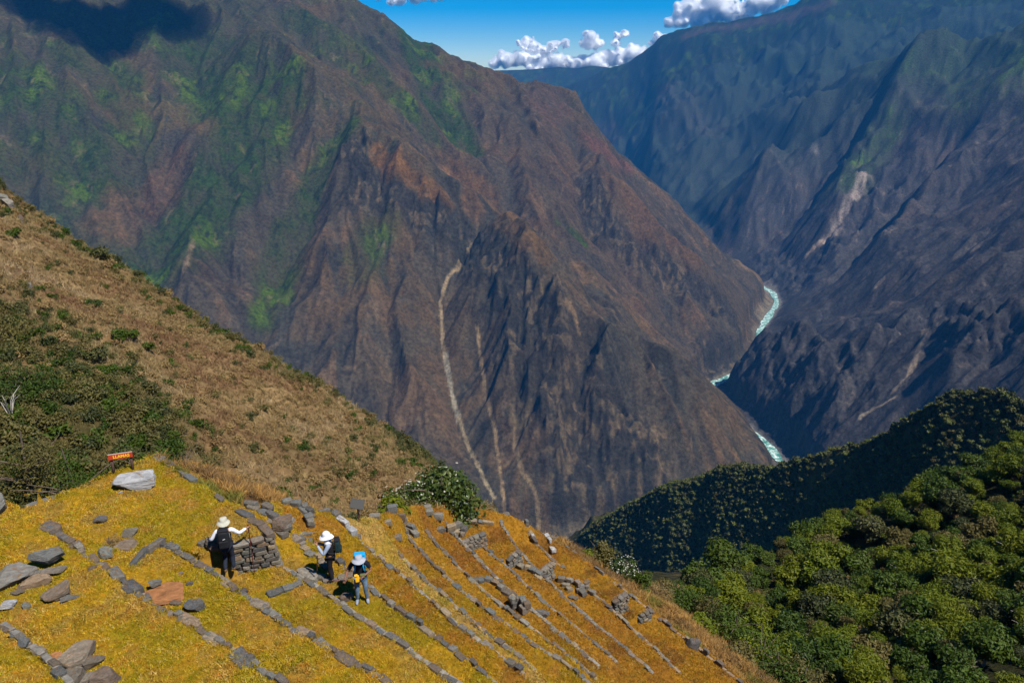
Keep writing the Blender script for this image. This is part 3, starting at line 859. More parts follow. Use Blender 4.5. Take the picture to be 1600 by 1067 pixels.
# ------------------------------------------------------------------ stones
random.seed(11)
def hull_stone(seed, nmid=3):
    rn = random.Random(seed)
    bm = bmesh.new()
    for sx in (-1, 1):
        for sy in (-1, 1):
            for sz in (-1, 1):
                bm.verts.new((sx * (0.5 - rn.random() * 0.13), sy * (0.5 - rn.random() * 0.15), sz * (0.5 - rn.random() * 0.12)))
    for _ in range(nmid):
        a = rn.choice((0, 1)); s = rn.choice((-1, 1))
        p = [rn.uniform(-0.3, 0.3), rn.uniform(-0.3, 0.3), rn.uniform(-0.3, 0.45)]
        p[a] = s * rn.uniform(0.46, 0.55)
        bm.verts.new(p)
    bm.verts.new((rn.uniform(-.2, .2), rn.uniform(-.2, .2), 0.5 + rn.random() * 0.06))
    r = bmesh.ops.convex_hull(bm, input=bm.verts)
    junk = [v for v in bm.verts if not v.link_faces]
    for v in junk: bm.verts.remove(v)
    bmesh.ops.dissolve_limit(bm, angle_limit=0.12, verts=bm.verts, edges=bm.edges)
    bmesh.ops.bevel(bm, geom=list(bm.edges), offset=0.045, segments=1, affect='EDGES', profile=0.6)
    bmesh.ops.triangulate(bm, faces=[f for f in bm.faces if len(f.verts) > 4])
    return bm_mesh("stone", bm)
STONES = {}
for key in ('slate', 'warm_stone', 'brown_stone', 'pale_stone'):
    STONES[key] = []
    for s in range(7):
        me = hull_stone(s * 13 + 5)
        me.materials.append(M[key]); STONES[key].append(me)

def stone(loc, size, ang=0.0, parent=None, mat='slate', name="stone", tilt=0.0, roll=0.0):
    o = bpy.data.objects.new(name, random.choice(STONES[mat]))
    C.objects.link(o)
    base = parent.location if parent is not None else Vector((0, 0, 0))
    o.location = Vector(loc) - base
    o.rotation_euler = (tilt, roll, ang)
    fl = random.choice((1, -1))
    o.scale = (size[0] * fl, size[1], size[2])
    if parent is not None: o.parent = parent
    return o

def resample(P, step):
    P = np.array(P, float); d = np.concatenate([[0], np.cumsum(np.linalg.norm(np.diff(P, axis=0), axis=1))])
    return d[-1], lambda t: np.array([np.interp(t, d, P[:, i]) for i in range(P.shape[1])])

_pool = []
for s in range(6):
    me = hull_stone(s * 7 + 90, 1)
    v = np.array([x.co[:] for x in me.vertices]); me.calc_loop_triangles()
    t = np.array([x.vertices[:] for x in me.loop_triangles])
    _pool.append((v, t))
def face_courses(P, ztop, zbot, parent, seed, off=0.04):
    """the dry-stone face under the cap stones, many small stones in courses"""
    rn = random.Random(seed)
    L, f = resample(P, 1)
    V = []; T = []; n = 0
    z = zbot - 0.1
    while z < ztop - 0.12:
        h = rn.uniform(0.13, 0.22)
        t = rn.uniform(-0.2, 0)
        while t < L:
            w = rn.uniform(0.25, 0.55)
            a = f(t); b = f(min(L, t + w)); u = b - a; nu = np.linalg.norm(u)
            if nu < 0.1: break
            u /= nu; nn = np.array([-u[1], u[0]])
            v, tt = rn.choice(_pool)
            c = (a + b) / 2 + nn * (off + rn.uniform(-0.03, 0.03))
            loc = v[:, :1] * w * 1.02 * u[None] + v[:, 1:2] * 0.17 * nn[None] + c[None]
            V.append(np.concatenate([loc, v[:, 2:] * h * 1.02 + z + h / 2], 1)); T.append(tt + n); n += len(v)
            t += w
        z += h
    if not V: return
    V = np.concatenate(V) - np.array(parent.location)
    me = np_mesh("wall_face", V, None, np.concatenate(T), False)
    o = link("wall_face", me, M['warm_stone'], parent)
    o["kind"] = 'stuff'

WALL_LABELS = [
 "rough slab edging at the lower corner beside the rock pile",
 "line of big flat slabs running down beside the rust-coloured flat rock",
 "line of dark capstones just below the walker with two poles",
 "thin stone edging between the three walkers, nearest to the fallen block shadow",
 "low stone edging passing behind the man in the grey hat",
 "stone edging on the uphill side of the trampled straw path",
 "stone edging on the downhill side of the trampled straw path",
 "stone edging with the single white stone lying on it",
 "stone edging passing just uphill of the small walled enclosure",
 "stone edging forming the downhill side of the small walled enclosure",
 "stone edging meeting the first step of the zigzag wall",
 "dark straight capstone row starting by the blue-grey stone heap",
 "stone edging crossing the far orange terraces near the rim",
 "outermost stone edging along the rim above the forest",
]
WALLS = []
EXPL = {1: [(77, 822, 40), (100, 838, 30), (122, 852, 32), (146, 872, 28), (162, 884, 26), (181, 896, 36), (204, 916, 40), (228, 936, 18), (250, 952, 20), (292, 967, 42), (332, 998, 36), (380, 1028, 54), (408, 1046, 20), (440, 1060, 30)],
        2: [(268, 853, 26), (291, 868, 24), (314, 884, 26), (353, 912, 26), (376, 925, 26), (405, 943, 34), (427, 958, 28), (448, 972, 18), (473, 987, 38), (506, 1007, 36), (539, 1029, 46), (573, 1043, 34), (600, 1061, 26)]}
for i, P in enumerate(LINES):
    L, f = resample(P, 1)
    p0 = f(0.0)
    w = empty("terrace_wall", (p0[0], p0[1], LEVEL[i] - CAMH))
    tag(w, WALL_LABELS[i], "stone wall", "terrace walls", 'thing')
    WALLS.append(w)
    if i in EXPL:
        for px, py, wd in EXPL[i]:
            q = at(px, py, LEVEL[i])
            dd = [np.hypot(*(f(t) - q[:2])) for t in np.linspace(0, L, 200)]
            t = np.linspace(0, L, 200)[int(np.argmin(dd))]
            u = f(min(L, t + 0.3)) - f(max(0, t - 0.3))
            sz = px_size(q, wd)
            stone((q[0], q[1], gz(q[0], q[1]) + 0.03 if False else LEVEL[i] - CAMH - 0.08), (sz * random.uniform(.9, 1.1), sz * random.uniform(0.42, 0.7), random.uniform(0.2, 0.28)),
                  math.atan2(u[1], u[0]) + random.uniform(-0.2, 0.2), w, random.choice(['slate', 'slate', 'slate', 'brown_stone', 'warm_stone']), tilt=random.uniform(-.09, .09), roll=random.uniform(-.09, .09))
    if True:
        t = 0.0
        near = (0.55 if i in EXPL else 1.0) if i < 5 else 0.8
        while t < L:
            wd = random.uniform(0.24, 0.62) * near
            a = f(t); b = f(min(L, t + wd))
            if t + wd > L: break
            u = b - a; c = (a + b) / 2 + np.array([-u[1], u[0]]) / max(1e-6, np.hypot(*u)) * random.uniform(-.07, .07)
            if random.random() > ((0.3 if i in EXPL else (0.08 if i < 5 else 0.2)) if i < 11 else (0.5 if i == 13 else 0.15)):
                stone((c[0], c[1], LEVEL[i] - CAMH - 0.06 + random.uniform(-0.04, 0.04)), (wd * random.uniform(0.8, 1.0), random.uniform(0.12, 0.26), random.uniform(0.16, 0.24)),
                      math.atan2(u[1], u[0]) + random.uniform(-.15, .15), w, random.choice(['slate', 'slate', 'slate', 'warm_stone', 'brown_stone']), tilt=random.uniform(-.12, .12), roll=random.uniform(-.1, .1))
            t += wd
    zb = (LEVEL[i + 1] if i + 1 < len(LEVEL) else -11.4) - CAMH
    if i == 2: zb = 0.4 - CAMH
    face_courses(P, LEVEL[i] - CAMH - (0.25 if i == 13 else 0), zb, w, 500 + i)

def patch_wall(name, label, A, B, Ct, Dt, course=0.16, thick=0.3, mats=('warm_stone', 'slate', 'warm_stone'), cap=True, group=None, wmin=.22, wmax=.5):
    """a wall face from base line A-B up to top line Ct-Dt, each stone its own piece"""
    A, B, Ct, Dt = map(np.array, (A, B, Ct, Dt))
    root = empty(name, tuple(A))
    tag(root, label, "stone wall", group, 'thing')
    hgt = max(np.linalg.norm(Ct - A), np.linalg.norm(Dt - B))
    n = max(2, int(round(hgt / course)))
    for r in range(n):
        v0 = (r + 0.5) / n
        a = A + (Ct - A) * v0; b = B + (Dt - B) * v0
        L = np.linalg.norm(b - a); t = -random.uniform(0, 0.15)
        u = (b - a) / L
        back = np.array([-u[1], u[0], 0])
        while t < L - 0.08:
            w = min(random.uniform(wmin, wmax) * (1.15 if r == n - 1 and cap else 1), L - t + 0.05)
            c = a + u * (t + w / 2) + back * (thick * 0.5 + random.uniform(-0.035, 0.02))
            stone(c, (w * 0.97, thick, hgt / n * random.uniform(0.86, 1.0)), math.atan2(u[1], u[0]) + random.uniform(-.05, .05), root, random.choice(mats), roll=-math.asin(max(-1, min(1, u[2]))) + random.uniform(-.04, .04))
            t += w
    # earth core behind the face
    bm = bmesh.new()
    nrm = np.cross(B - A, np.array([0, 0, 1.0])); nrm /= np.linalg.norm(nrm); bk = -nrm if np.dot(-nrm, np.array([-(B - A)[1], (B - A)[0], 0])) > 0 else nrm
    q = [A + bk * .12, B + bk * .12, Dt + bk * .12 - np.array([0, 0, .05]), Ct + bk * .12 - np.array([0, 0, .05])]
    q2 = [p + bk * (thick - .06) for p in q]
    vs_ = [bm.verts.new(Vector(p) - root.location) for p in q + q2]
    for fidx in ((0, 1, 2, 3), (7, 6, 5, 4), (0, 4, 5, 1), (1, 5, 6, 2), (2, 6, 7, 3), (3, 7, 4, 0)):
        bm.faces.new([vs_[j] for j in fidx])
    link("earth_core", bm_mesh("earth_core", bm), M['brown_stone'], root)
    return root

# the tall face under the sign lawn, beside the walker with two poles
patch_wall("retaining_wall", "tall dry-stone retaining wall face beside the walker with trekking poles",
           at(366, 900, 0.35), at(441, 888, 0.35), at(364, 854, 1.5), at(424, 838, 1.5), 0.15, 0.34)
for (a, b, lv, h), lab in zip(STAIRS, [
        "uppermost step of the zigzag stone wall, next to a hollow of tumbled stones",
        "second step of the zigzag wall with a sharp upright stone corner",
        "third step of the zigzag wall beside a bright yellow turf patch",
        "fourth step of the zigzag wall, low and half buried in turf",
        "fifth step of the zigzag wall with a tall thin end stone",
        "lowest step of the zigzag wall close to the rim",
        ]):
    A, B = at(*a, lv), at(*b, lv)
    up = np.array([0, 0, h])
    T1, T2 = A + up * 0.85, B + up
    u_ = (B - A) / np.linalg.norm(B - A); fr_ = np.array([u_[1], -u_[0], 0]) * 0.2
    A = A.copy(); B = B.copy()
    A[2] = min(A[2], gz(A[0] + fr_[0], A[1] + fr_[1])) - 0.05; B[2] = min(B[2], gz(B[0] + fr_[0], B[1] + fr_[1])) - 0.05
    patch_wall("stair_wall", lab, A, B, T1, T2, 0.14, 0.3, group="zigzag wall steps", wmin=.15, wmax=.36)
# enclosure walls and cross rows
def row(name, label, pts, level, wd=(0.25, 0.5), h=0.25, rough=0.1, mats=('slate', 'slate', 'warm_stone'), lift=0.0, layers=1, group=None, width=(.2, .34)):
    P = [at(px, py, level)[:2] for px, py in pts]
    L, f = resample(P, 1)
    p0 = f(0); root = empty(name, (p0[0], p0[1], level - CAMH))
    tag(root, label, "stone row" if layers == 1 else "rubble", group, 'thing')
    for ly in range(layers):
        t = 0
        while t < L:
            w = random.uniform(*wd); a = f(t); b = f(min(L, t + w)); u = b - a; c = (a + b) / 2
            if np.linalg.norm(u) < 0.05: break
            n = np.array([-u[1], u[0]]) / np.linalg.norm(u)
            c = c + n * random.uniform(-rough, rough)
            z = max(gz(c[0], c[1]), level - CAMH - 0.6)
            stone((c[0], c[1], z + lift + ly * h * 0.55), (w, random.uniform(*width), h * random.uniform(.75, 1.1)), math.atan2(u[1], u[0]) + random.uniform(-.3, .3) * (layers > 1 or .5), root, random.choice(mats), tilt=random.uniform(-.15, .15), roll=random.uniform(-.15, .15))
            t += w * random.uniform(0.9, 1.15)
    return root
row("stone_row", "long grey slabs in a slanting row below the sign lawn", [(203, 884), (222, 868), (246, 849)], 1.9, (0.5, 0.9), 0.26, 0.03, ('slate', 'brown_stone'))
row("stone_row", "short slanting row of dark stones on the turf below the retaining wall", [(417, 931), (440, 924), (466, 914)], 0.4, (0.35, 0.6), 0.22, 0.03, ('slate',))
row("stone_row", "brown stepping stones at the feet of the walker in the white hat", [(478, 897), (500, 908), (520, 908), (552, 900)], 0.0, (0.3, 0.5), 0.22, 0.12, ('brown_stone', 'warm_stone', 'slate'))
row("stone_row", "worn brown stones edging the lawn behind the walker in the white hat", [(462, 845), (480, 858), (497, 872), (512, 888)], 0.0, (0.25, 0.5), 0.18, 0.1, ('warm_stone', 'brown_stone'))
row("rubble_wall", "tumbled rubble wall at the far corner beyond the angular boulder", [(380, 800), (410, 806), (440, 815), (458, 828)], 0.6, (0.25, 0.6), 0.25, 0.3, ('warm_stone', 'slate', 'slate'), 0, 2)
row("rubble_wall", "broken stone corner enclosing a dry grass plot beside the dip", [(440, 790), (470, 788), (484, 800), (488, 815)], 0.2, (0.25, 0.5), 0.25, 0.1, ('warm_stone', 'slate'), 0, 2)
row("stone_row", "thin long slabs lying below the dry grass plot", [(432, 822), (455, 826), (482, 820)], 0.2, (0.5, 0.9), 0.15, 0.05, ('warm_stone',))
row("rubble_wall", "small boulders lined up where the lawn meets the dark information board", [(500, 806), (515, 800), (535, 812), (548, 822)], -0.2, (0.35, 0.6), 0.4, 0.1, ('slate', 'pale_stone', 'slate'))
row("rubble_wall", "grey stones around the turf plot in front of the flowering shrubs", [(592, 812), (612, 806), (632, 804), (646, 812)], -2.2, (0.3, 0.55), 0.3, 0.08, ('slate', 'slate', 'warm_stone'), 0, 2)
row("stone_row", "grey capstones along the terrace end below the yellow-green bush", [(578, 826), (600, 824), (622, 818)], -1.8, (0.3, 0.6), 0.26, 0.05)
row("rubble_wall", "jumbled boulders in the hollow behind the uppermost zigzag step", [(664, 832), (690, 828), (712, 822), (722, 808), (705, 812)], -5.0, (0.3, 0.6), 0.32, 0.3, ('slate', 'warm_stone', 'slate'), 0, 2)
row("rubble_wall", "rubble band between the first and second zigzag steps", [(762, 862), (778, 872), (795, 888)], -6.6, (0.2, 0.45), 0.25, 0.2, ('slate', 'warm_stone'), 0, 2)
row("rubble_wall", "rubble band between the second and third zigzag steps", [(812, 888), (830, 893), (848, 905)], -7.8, (0.2, 0.45), 0.25, 0.25, ('slate', 'warm_stone'), 0, 2)
row("rubble_wall", "rubble band between the third and fourth zigzag steps", [(868, 902), (888, 908), (908, 922)], -8.5, (0.2, 0.45), 0.25, 0.3, ('slate', 'warm_stone'), 0, 2)
row("rubble_wall", "rubble band between the fourth and fifth zigzag steps", [(924, 928), (940, 938), (960, 954)], -9.2, (0.2, 0.45), 0.25, 0.25, ('slate', 'warm_stone'), 0, 2)
row("stone_row", "curved stone rim of the small walled enclosure on the middle terraces", [(738, 906), (752, 902), (768, 904), (782, 915), (800, 930), (812, 942)], -4.9, (0.25, 0.45), 0.28, 0.05, ('slate', 'slate', 'warm_stone'), .05)
row("rubble_wall", "collapsed stone corner at the low end of the walled enclosure", [(798, 950), (812, 942), (822, 956)], -5.0, (0.25, 0.4), 0.3, 0.1, ('slate', 'warm_stone'), 0, 3)
row("stone_row", "flat stones edging the far rim in front of the big bush", [(640, 790), (680, 793), (722, 796), (768, 799)], -5.2, (0.3, 0.7), 0.2, 0.05)
row("rubble_wall", "grey boulders tumbling down the outer rim of the terraces", [(822, 822), (832, 838), (838, 850)], -9.0, (0.25, 0.5), 0.3, 0.12, ('slate', 'pale_stone', 'warm_stone'), 0, 2)
row("rubble_wall", "loose pale stones just inside the rim above the dark ridge", [(848, 838), (860, 850), (868, 858)], -10.0, (0.25, 0.5), 0.28, 0.1, ('pale_stone', 'slate'))
row("stone_row", "slate edging along the sign lawn's upper side, left of the sign", [(40, 790), (75, 777), (105, 766), (140, 752), (165, 742)], 1.5, (0.5, 1.0), 0.2, 0.04, ('slate',), -0.05)
row("stone_row", "slate edging along the sign lawn's outer side, behind the boulder", [(242, 712), (270, 728), (300, 750), (340, 775), (372, 795), (400, 815), (424, 836)], 1.5, (0.4, 0.9), 0.22, 0.05, ('slate', 'slate', 'brown_stone'), -0.03)

# ------------------------------------------------------------------ boulders and slabs lying loose
def rock_mesh(seed, cuts=9, flat=1.0, sub=4, rough=0.05):
    rn = random.Random(seed)
    bm = bmesh.new()
    bmesh.ops.create_icosphere(bm, subdivisions=sub, radius=1.0)
    planes = []
    for _ in range(cuts):
        n = Vector((rn.gauss(0, 1), rn.gauss(0, 1), rn.gauss(0, 0.7))).normalized()
        planes.append((n, rn.uniform(0.5, 0.78)))
    planes.append((Vector((rn.uniform(-.25, .25), rn.uniform(-.25, .25), 1)).normalized(), 0.45))
    off = Vector((rn.random() * 50, rn.random() * 50, 0))
    for v in bm.verts:
        p = v.co.copy()
        for n, d in planes:
            k = p.dot(n) - d
            if k > 0: p -= n * k
        nn = mnoise.fractal(p * 2.2 + off, 0.8, 2.0, 4) * rough * 1.3
        # bedding: shallow steps round the flanks
        st = (abs((p.z * 5 + mnoise.noise(p * 1.5 + off)) % 1.0 - 0.5) - 0.25) * 0.07
        q = p * (1 + nn); q.x *= 1 + st; q.y *= 1 + st
        v.co = q
    xs_ = [v.co.x for v in bm.verts]; ys_ = [v.co.y for v in bm.verts]; zs_ = [v.co.z for v in bm.verts]
    for v in bm.verts:
        v.co.x = (v.co.x - min(xs_)) / (max(xs_) - min(xs_)) - 0.5
        v.co.y = (v.co.y - min(ys_)) / (max(ys_) - min(ys_)) - 0.5
        v.co.z = (v.co.z - min(zs_)) / (max(zs_) - min(zs_))
    return bm_mesh("rock", bm)

def rock(px, py, level, wpx, dims, mat, label, ang=0.0, seed=0, sink=0.26, tilt=(0, 0), z=None, name="boulder", cuts=9, lift=0.0, cat="rock"):
    """a loose rock seen at a photo pixel: wpx wide in the photo, dims = proportions length:depth:height"""
    q = at(px, py, level)
    s = px_size(q, wpx)
    me = rock_mesh(seed or int(px * 7 + py), cuts, sub=4 if wpx > 30 else 3)
    me.materials.append(M[mat])
    o = bpy.data.objects.new(name, me); C.objects.link(o)
    h = s * dims[2] / dims[0]
    zz = (gz(q[0], q[1]) if z is None else z) - h * sink + lift
    o.location = (q[0], q[1], zz)
    o.scale = (s, s * dims[1] / dims[0], h)
    o.rotation_euler = (tilt[0], tilt[1], ang)
    tag(o, label, cat)
    return o
rock(212, 758, 1.5, 64, (1, .62, .42), 'pale_stone', "big white-grey layered boulder lying in front of the red sign", 0.25, 3)
rock(188, 770, 1.5, 9, (1, .5, .4), 'pale_stone', "tiny pale stone on the turf below the white-grey boulder", .5, 4, name="small_stone")
rock(22, 905, 2.4, 86, (1, .7, .3), 'slate', "largest slab of the heap, dark grey with brown streak, cut by the picture edge", .5, 6, tilt=(.12, -.12), name="slab")
rock(75, 886, 2.4, 52, (1, .6, .32), 'slate', "squared grey block lying on top of the slab heap", .35, 7, tilt=(.05, .06), lift=.22, name="slab")
rock(85, 897, 2.4, 40, (1, .5, .25), 'slate', "thin blue-grey slab just under the squared grey block", .45, 8, lift=.02, name="slab")
rock(55, 914, 2.4, 54, (1, .5, .35), 'warm_stone', "mottled broken stone wedged at the foot of the slab heap", .2, 9, tilt=(0.1, 0))
rock(92, 930, 2.4, 44, (1, .7, .5), 'brown_stone', "dark brown tilted block standing apart from the slab heap", .7, 10, tilt=(.2, -.2))
rock(109, 936, 2.4, 28, (1, .4, .3), 'slate', "narrow grey stone leaning on the dark brown block", .7, 12)
rock(14, 950, 2.4, 24, (1, .8, .6), 'pale_stone', "pinkish pale stone below the largest slab", .3, 13)
rock(41, 950, 2.4, 16, (1, .8, .6), 'warm_stone', "small tan stone right of the pinkish pale stone", .3, 14, name="small_stone")
rock(28, 930, 2.4, 20, (1, .6, .4), 'slate', "small grey stone tucked in front of the largest slab", .3, 15, name="small_stone")
rock(2, 822, 1.9, 44, (1, .9, .7), 'warm_stone', "cream and brown layered rock at the upper picture edge", .5, 16, tilt=(.2, -.3))
rock(256, 928, 1.95, 68, (1, .75, .16), 'rust_stone', "wide flat rust-orange slab on the turf", .15, 17, tilt=(.05, .03), sink=.1, name="slab", cuts=5)
rock(244, 920, 1.95, 20, (1, .7, .5), 'warm_stone', "small grey-green stone resting on the rust-orange slab", .4, 18, lift=.19, name="small_stone")
rock(275, 945, 1.9, 20, (1, .5, .4), 'brown_stone', "dark little stone just below the rust-orange slab", .1, 19, name="small_stone")
rock(306, 952, 1.9, 34, (1, .85, .62), 'slate', "rounded grey boulder between the rust-orange slab and the white quartz", .3, 20)
rock(317, 984, 2.35, 31, (1, .6, .55), 'pale_stone', "bright white quartz stone in the slab line", .5, 22, lift=.06)
rock(263, 960, 2.3, 22, (1, .7, .5), 'brown_stone', "small brown stone half sunk uphill of the blue-grey capstone", .3, 23, name="small_stone")
rock(283, 895, 1.9, 8, (1, .7, .6), 'warm_stone', "tiny tan stone alone on the turf above the rust-orange slab", 0, 24, name="small_stone")
rock(296, 911, 1.9, 12, (1, .8, .6), 'slate', "tiny grey stone at the right end of the rust-orange slab", 0, 25, name="small_stone")
rock(146, 893, 2.35, 15, (1, .8, .25), 'brown_stone', "small brown flat stone beside the slab line", .6, 26, name="small_stone")
rock(197, 840, 1.5, 22, (1, .5, 1.0), 'slate', "pointed dark stone sticking up from the brushy rubble", .6, 27, tilt=(.1, .5))
rock(192, 862, 1.5, 46, (1, .6, .5), 'brown_stone', "brown rubble rock with a white edge, in the dry brush", .5, 28, tilt=(.1, .15))
rock(213, 862, 1.5, 16, (1, .4, .7), 'pale_stone', "white flake at the right end of the brushy rubble", .8, 29, tilt=(0, .3), name="small_stone")
rock(157, 815, 1.5, 22, (1, .6, .6), 'slate', "dark stone at the upper end of the brushy rubble", .4, 30)
rock(170, 880, 1.6, 36, (1, .6, .3), 'warm_stone', "broad tan slab below the brushy rubble", -.6, 31, name="slab")
rock(203, 873, 1.6, 26, (1, .8, .3), 'slate', "greenish slab corner under the white flake", .3, 32, name="slab")
rock(125, 1030, 2.45, 60, (1, .62, .42), 'warm_stone', "largest grey-tan slab of the lower rock pile, tilted up", .55, 33, tilt=(.25, -.15), lift=.12, name="slab")
rock(85, 1028, 2.45, 34, (1, .6, .35), 'rust_stone', "orange rock at the left of the lower rock pile", .3, 34)
rock(146, 1036, 2.4, 38, (1, .7, .45), 'slate', "dark rough stone right of the tilted slab", .4, 35)
rock(82, 1038, 2.45, 34, (1, .5, .35), 'slate', "low grey stone under the orange rock", -.2, 36)
rock(104, 1068, 2.45, 54, (1, .8, .5), 'slate', "dark grey block at the bottom picture edge", .3, 37)
rock(164, 1066, 2.4, 46, (1, .8, .6), 'brown_stone', "blunt brown-grey block at the right of the lower rock pile", .9, 38)
rock(140, 1062, 2.4, 34, (1, .7, .4), 'warm_stone', "light grey flat stone between the two bottom blocks", .5, 39)
rock(117, 1052, 2.4, 26, (1, .7, .5), 'warm_stone', "tan broken stone in the middle of the lower rock pile", .2, 41, name="small_stone")
rock(86, 1050, 2.5, 18, (1, .8, .6), 'slate', "small dark stone left of the middle of the lower rock pile", .2, 42, name="small_stone")
rock(14, 985, 2.9, 54, (1, .5, .35), 'slate', "dark blue-grey slab at the left picture edge above the rock pile", -.6, 43, name="slab")
rock(37, 1004, 2.9, 34, (1, .5, .35), 'slate', "dark slab continuing the edge toward the rock pile", -.6, 44, name="slab")
rock(350, 899, 0.4, 40, (1, .75, .55), 'brown_stone', "broad step stone at the feet of the walker with poles", .2, 45)
rock(322, 872, 1.0, 20, (1, .7, .5), 'slate', "blue-grey stone beside the walker's left pole", .3, 46, name="small_stone")
rock(445, 846, 0.0, 34, (1, .8, .7), 'brown_stone', "large angular boulder standing right of the retaining wall", .5, 47, cuts=12)
rock(541, 936, 0.0, 24, (1, .8, .6), 'brown_stone', "round brown stone beside the man in the grey hat", .3, 48)
rock(483, 903, 0.0, 44, (1, .5, .35), 'warm_stone', "long pale step stone under the shadow of the walker in the white hat", -.6, 49)
rock(677, 877, -2.6, 10, (1, .6, .5), 'pale_stone', "single white stone lying on the middle terrace edging", .2, 50, name="small_stone")
rock(845, 968, -6.4, 27, (1, .6, .55), 'slate', "lone dark boulder on the lower orange terrace", -.4, 51)
rock(1080, 1010, -10.7, 22, (1, .9, .9), 'slate', "blue-grey angular block at the rim beside the forest", .5, 52, cuts=12, tilt=(.2, .2))
rock(789, 815, -8.4, 16, (1, .8, .4), 'slate', "blue-grey stone heap beside the dark straight capstone row", .2, 53)
rock(870, 876, -9.6, 12, (1, .4, .3), 'warm_stone', "thin pale splinter near the outer terraces", -.6, 54, name="small_stone")
rock(398, 787, 0.6, 16, (1, .8, .8), 'slate', "upright blue-grey stone at the far corner of the sign lawn", .2, 55)
rock(703, 967, -1.6, 10, (1, .7, .6), 'slate', "blue-grey stone on the trampled path's edge", .2, 56, name="small_stone")
rock(652, 968, 0.0, 12, (1, .7, .6), 'slate', "light stone set in the edging downhill of the man in the grey hat", .2, 57, name="small_stone")
# pale outcrop on the skyline of the dry hillside
for j, (px, py, r, wd, lab) in enumerate([(4, 322, 118, 16, "upper white and orange rock of the hillside outcrop"), (14, 338, 116, 18, "grey-white lower rock of the hillside outcrop"), (36, 372, 112, 14, "small grey rock below the hillside outcrop"), (64, 534, 84, 14, "lone dark stone on the open dry hillside")]):
    a, z = polar(px, py, r)
    x, y = r * math.sin(a), r * math.cos(a)
    me = rock_mesh(700 + j, 10, sub=3); me.materials.append(M['warm_stone' if j < 2 else 'slate'])
    o = bpy.data.objects.new("boulder", me); C.objects.link(o)
    s = wd * r / F
    o.scale = (s, s * .8, s * .8); o.location = (x, y, float(hill_z(np.array([x]), np.array([y]))[0]) - .25 * s); o.rotation_euler = (0, 0.2, j)
    tag(o, lab, "rock")
# ------------------------------------------------------------------ vegetation
rng = np.random.default_rng(77)
def leaf_cloud(rng, n, lobes, size, aspect=0.5, up=0.35, shell=3.0, droop=0.0):
    """n separate leaves spread through lobes (x,y,z,rx,ry,rz)"""
    lo = np.array(lobes, float)
    w = lo[:, 3] * lo[:, 4]; w /= w.sum()
    k = rng.choice(len(lo), n, p=w)
    d = rng.normal(size=(n, 3)); d /= np.linalg.norm(d, axis=1)[:, None]
    u = rng.random(n) ** (1 / shell)
    c = lo[k, :3] + d * lo[k, 3:6] * u[:, None]
    nrm = d * 0.7 + rng.normal(size=(n, 3)) * 0.55 + np.array([0, 0, up])
    nrm /= np.linalg.norm(nrm, axis=1)[:, None]
    t = rng.normal(size=(n, 3)); t[:, 2] -= droop
    t -= nrm * (t * nrm).sum(1)[:, None]; t /= np.linalg.norm(t, axis=1)[:, None] + 1e-9
    b = np.cross(nrm, t)
    s = size * (0.6 + 0.8 * rng.random(n))[:, None]
    v = np.stack([c - t * s * .5, c + b * s * aspect * .5 + nrm * s * .06, c + t * s * .55, c - b * s * aspect * .5 + nrm * s * .06], 1).reshape(-1, 3)
    q = np.arange(n * 4).reshape(n, 4)
    return v, q
def blob_lobes(rng, R, Hh, n=7, z0=0.35):
    out = []
    for i in range(n):
        a = rng.random() * 6.283; rr = R * 0.62 * math.sqrt(rng.random()); z = Hh * (z0 + (1 - z0) * 0.62 * rng.random()) 
        s = R * rng.uniform(0.32, 0.58)
        out.append((math.cos(a) * rr, math.sin(a) * rr, z + s * .2, s, s, s * rng.uniform(0.6, 0.9)))
    return out
def tube(path, radii, sides=6):
    V = []; Q = []
    path = [np.array(p, float) for p in path]
    for i, p in enumerate(path):
        d = path[min(i + 1, len(path) - 1)] - path[max(0, i - 1)]; d /= np.linalg.norm(d) + 1e-9
        a = np.cross(d, [0.3, 1, 0.1]); a /= np.linalg.norm(a); b = np.cross(d, a)
        for s in range(sides):
            th = 6.28318 * s / sides
            V.append(p + radii[i] * (math.cos(th) * a + math.sin(th) * b))
        if i:
            for s in range(sides):
                Q.append(((i - 1) * sides + s, (i - 1) * sides + (s + 1) % sides, i * sides + (s + 1) % sides, i * sides + s))
    return np.array(V), np.array(Q)
def trunk_mesh(rng, h, r, limbs, name, mat):
    V = []; Q = []; n = 0
    def add(p, rd, sd=6):
        nonlocal n
        v, q = tube(p, rd, sd); V.append(v); Q.append(q + n); n += len(v)
    bend = rng.normal(size=2) * h * .06
    add([(0, 0, -0.4), (bend[0] * .3, bend[1] * .3, h * .4), (bend[0], bend[1], h * .95)], [r, r * .75, r * .3])
    for i in range(limbs):
        a = rng.random() * 6.283; z = h * rng.uniform(.25, .6); L = h * rng.uniform(.35, .6)
        add([(0, 0, z), (math.cos(a) * L * .5, math.sin(a) * L * .5, z + L * .35), (math.cos(a) * L, math.sin(a) * L, z + L * .55)], [r * .5, r * .32, r * .1], 5)
    me = np_mesh(name, np.concatenate(V), np.concatenate(Q)); me.materials.append(mat)
    return me
def crown_mesh(rng, n, lobes, size, mat, name="crown", **kw):
    v, q = leaf_cloud(rng, n, lobes, size, **kw)
    me = np_mesh(name, v, q, None, False); me.materials.append(mat)
    return me

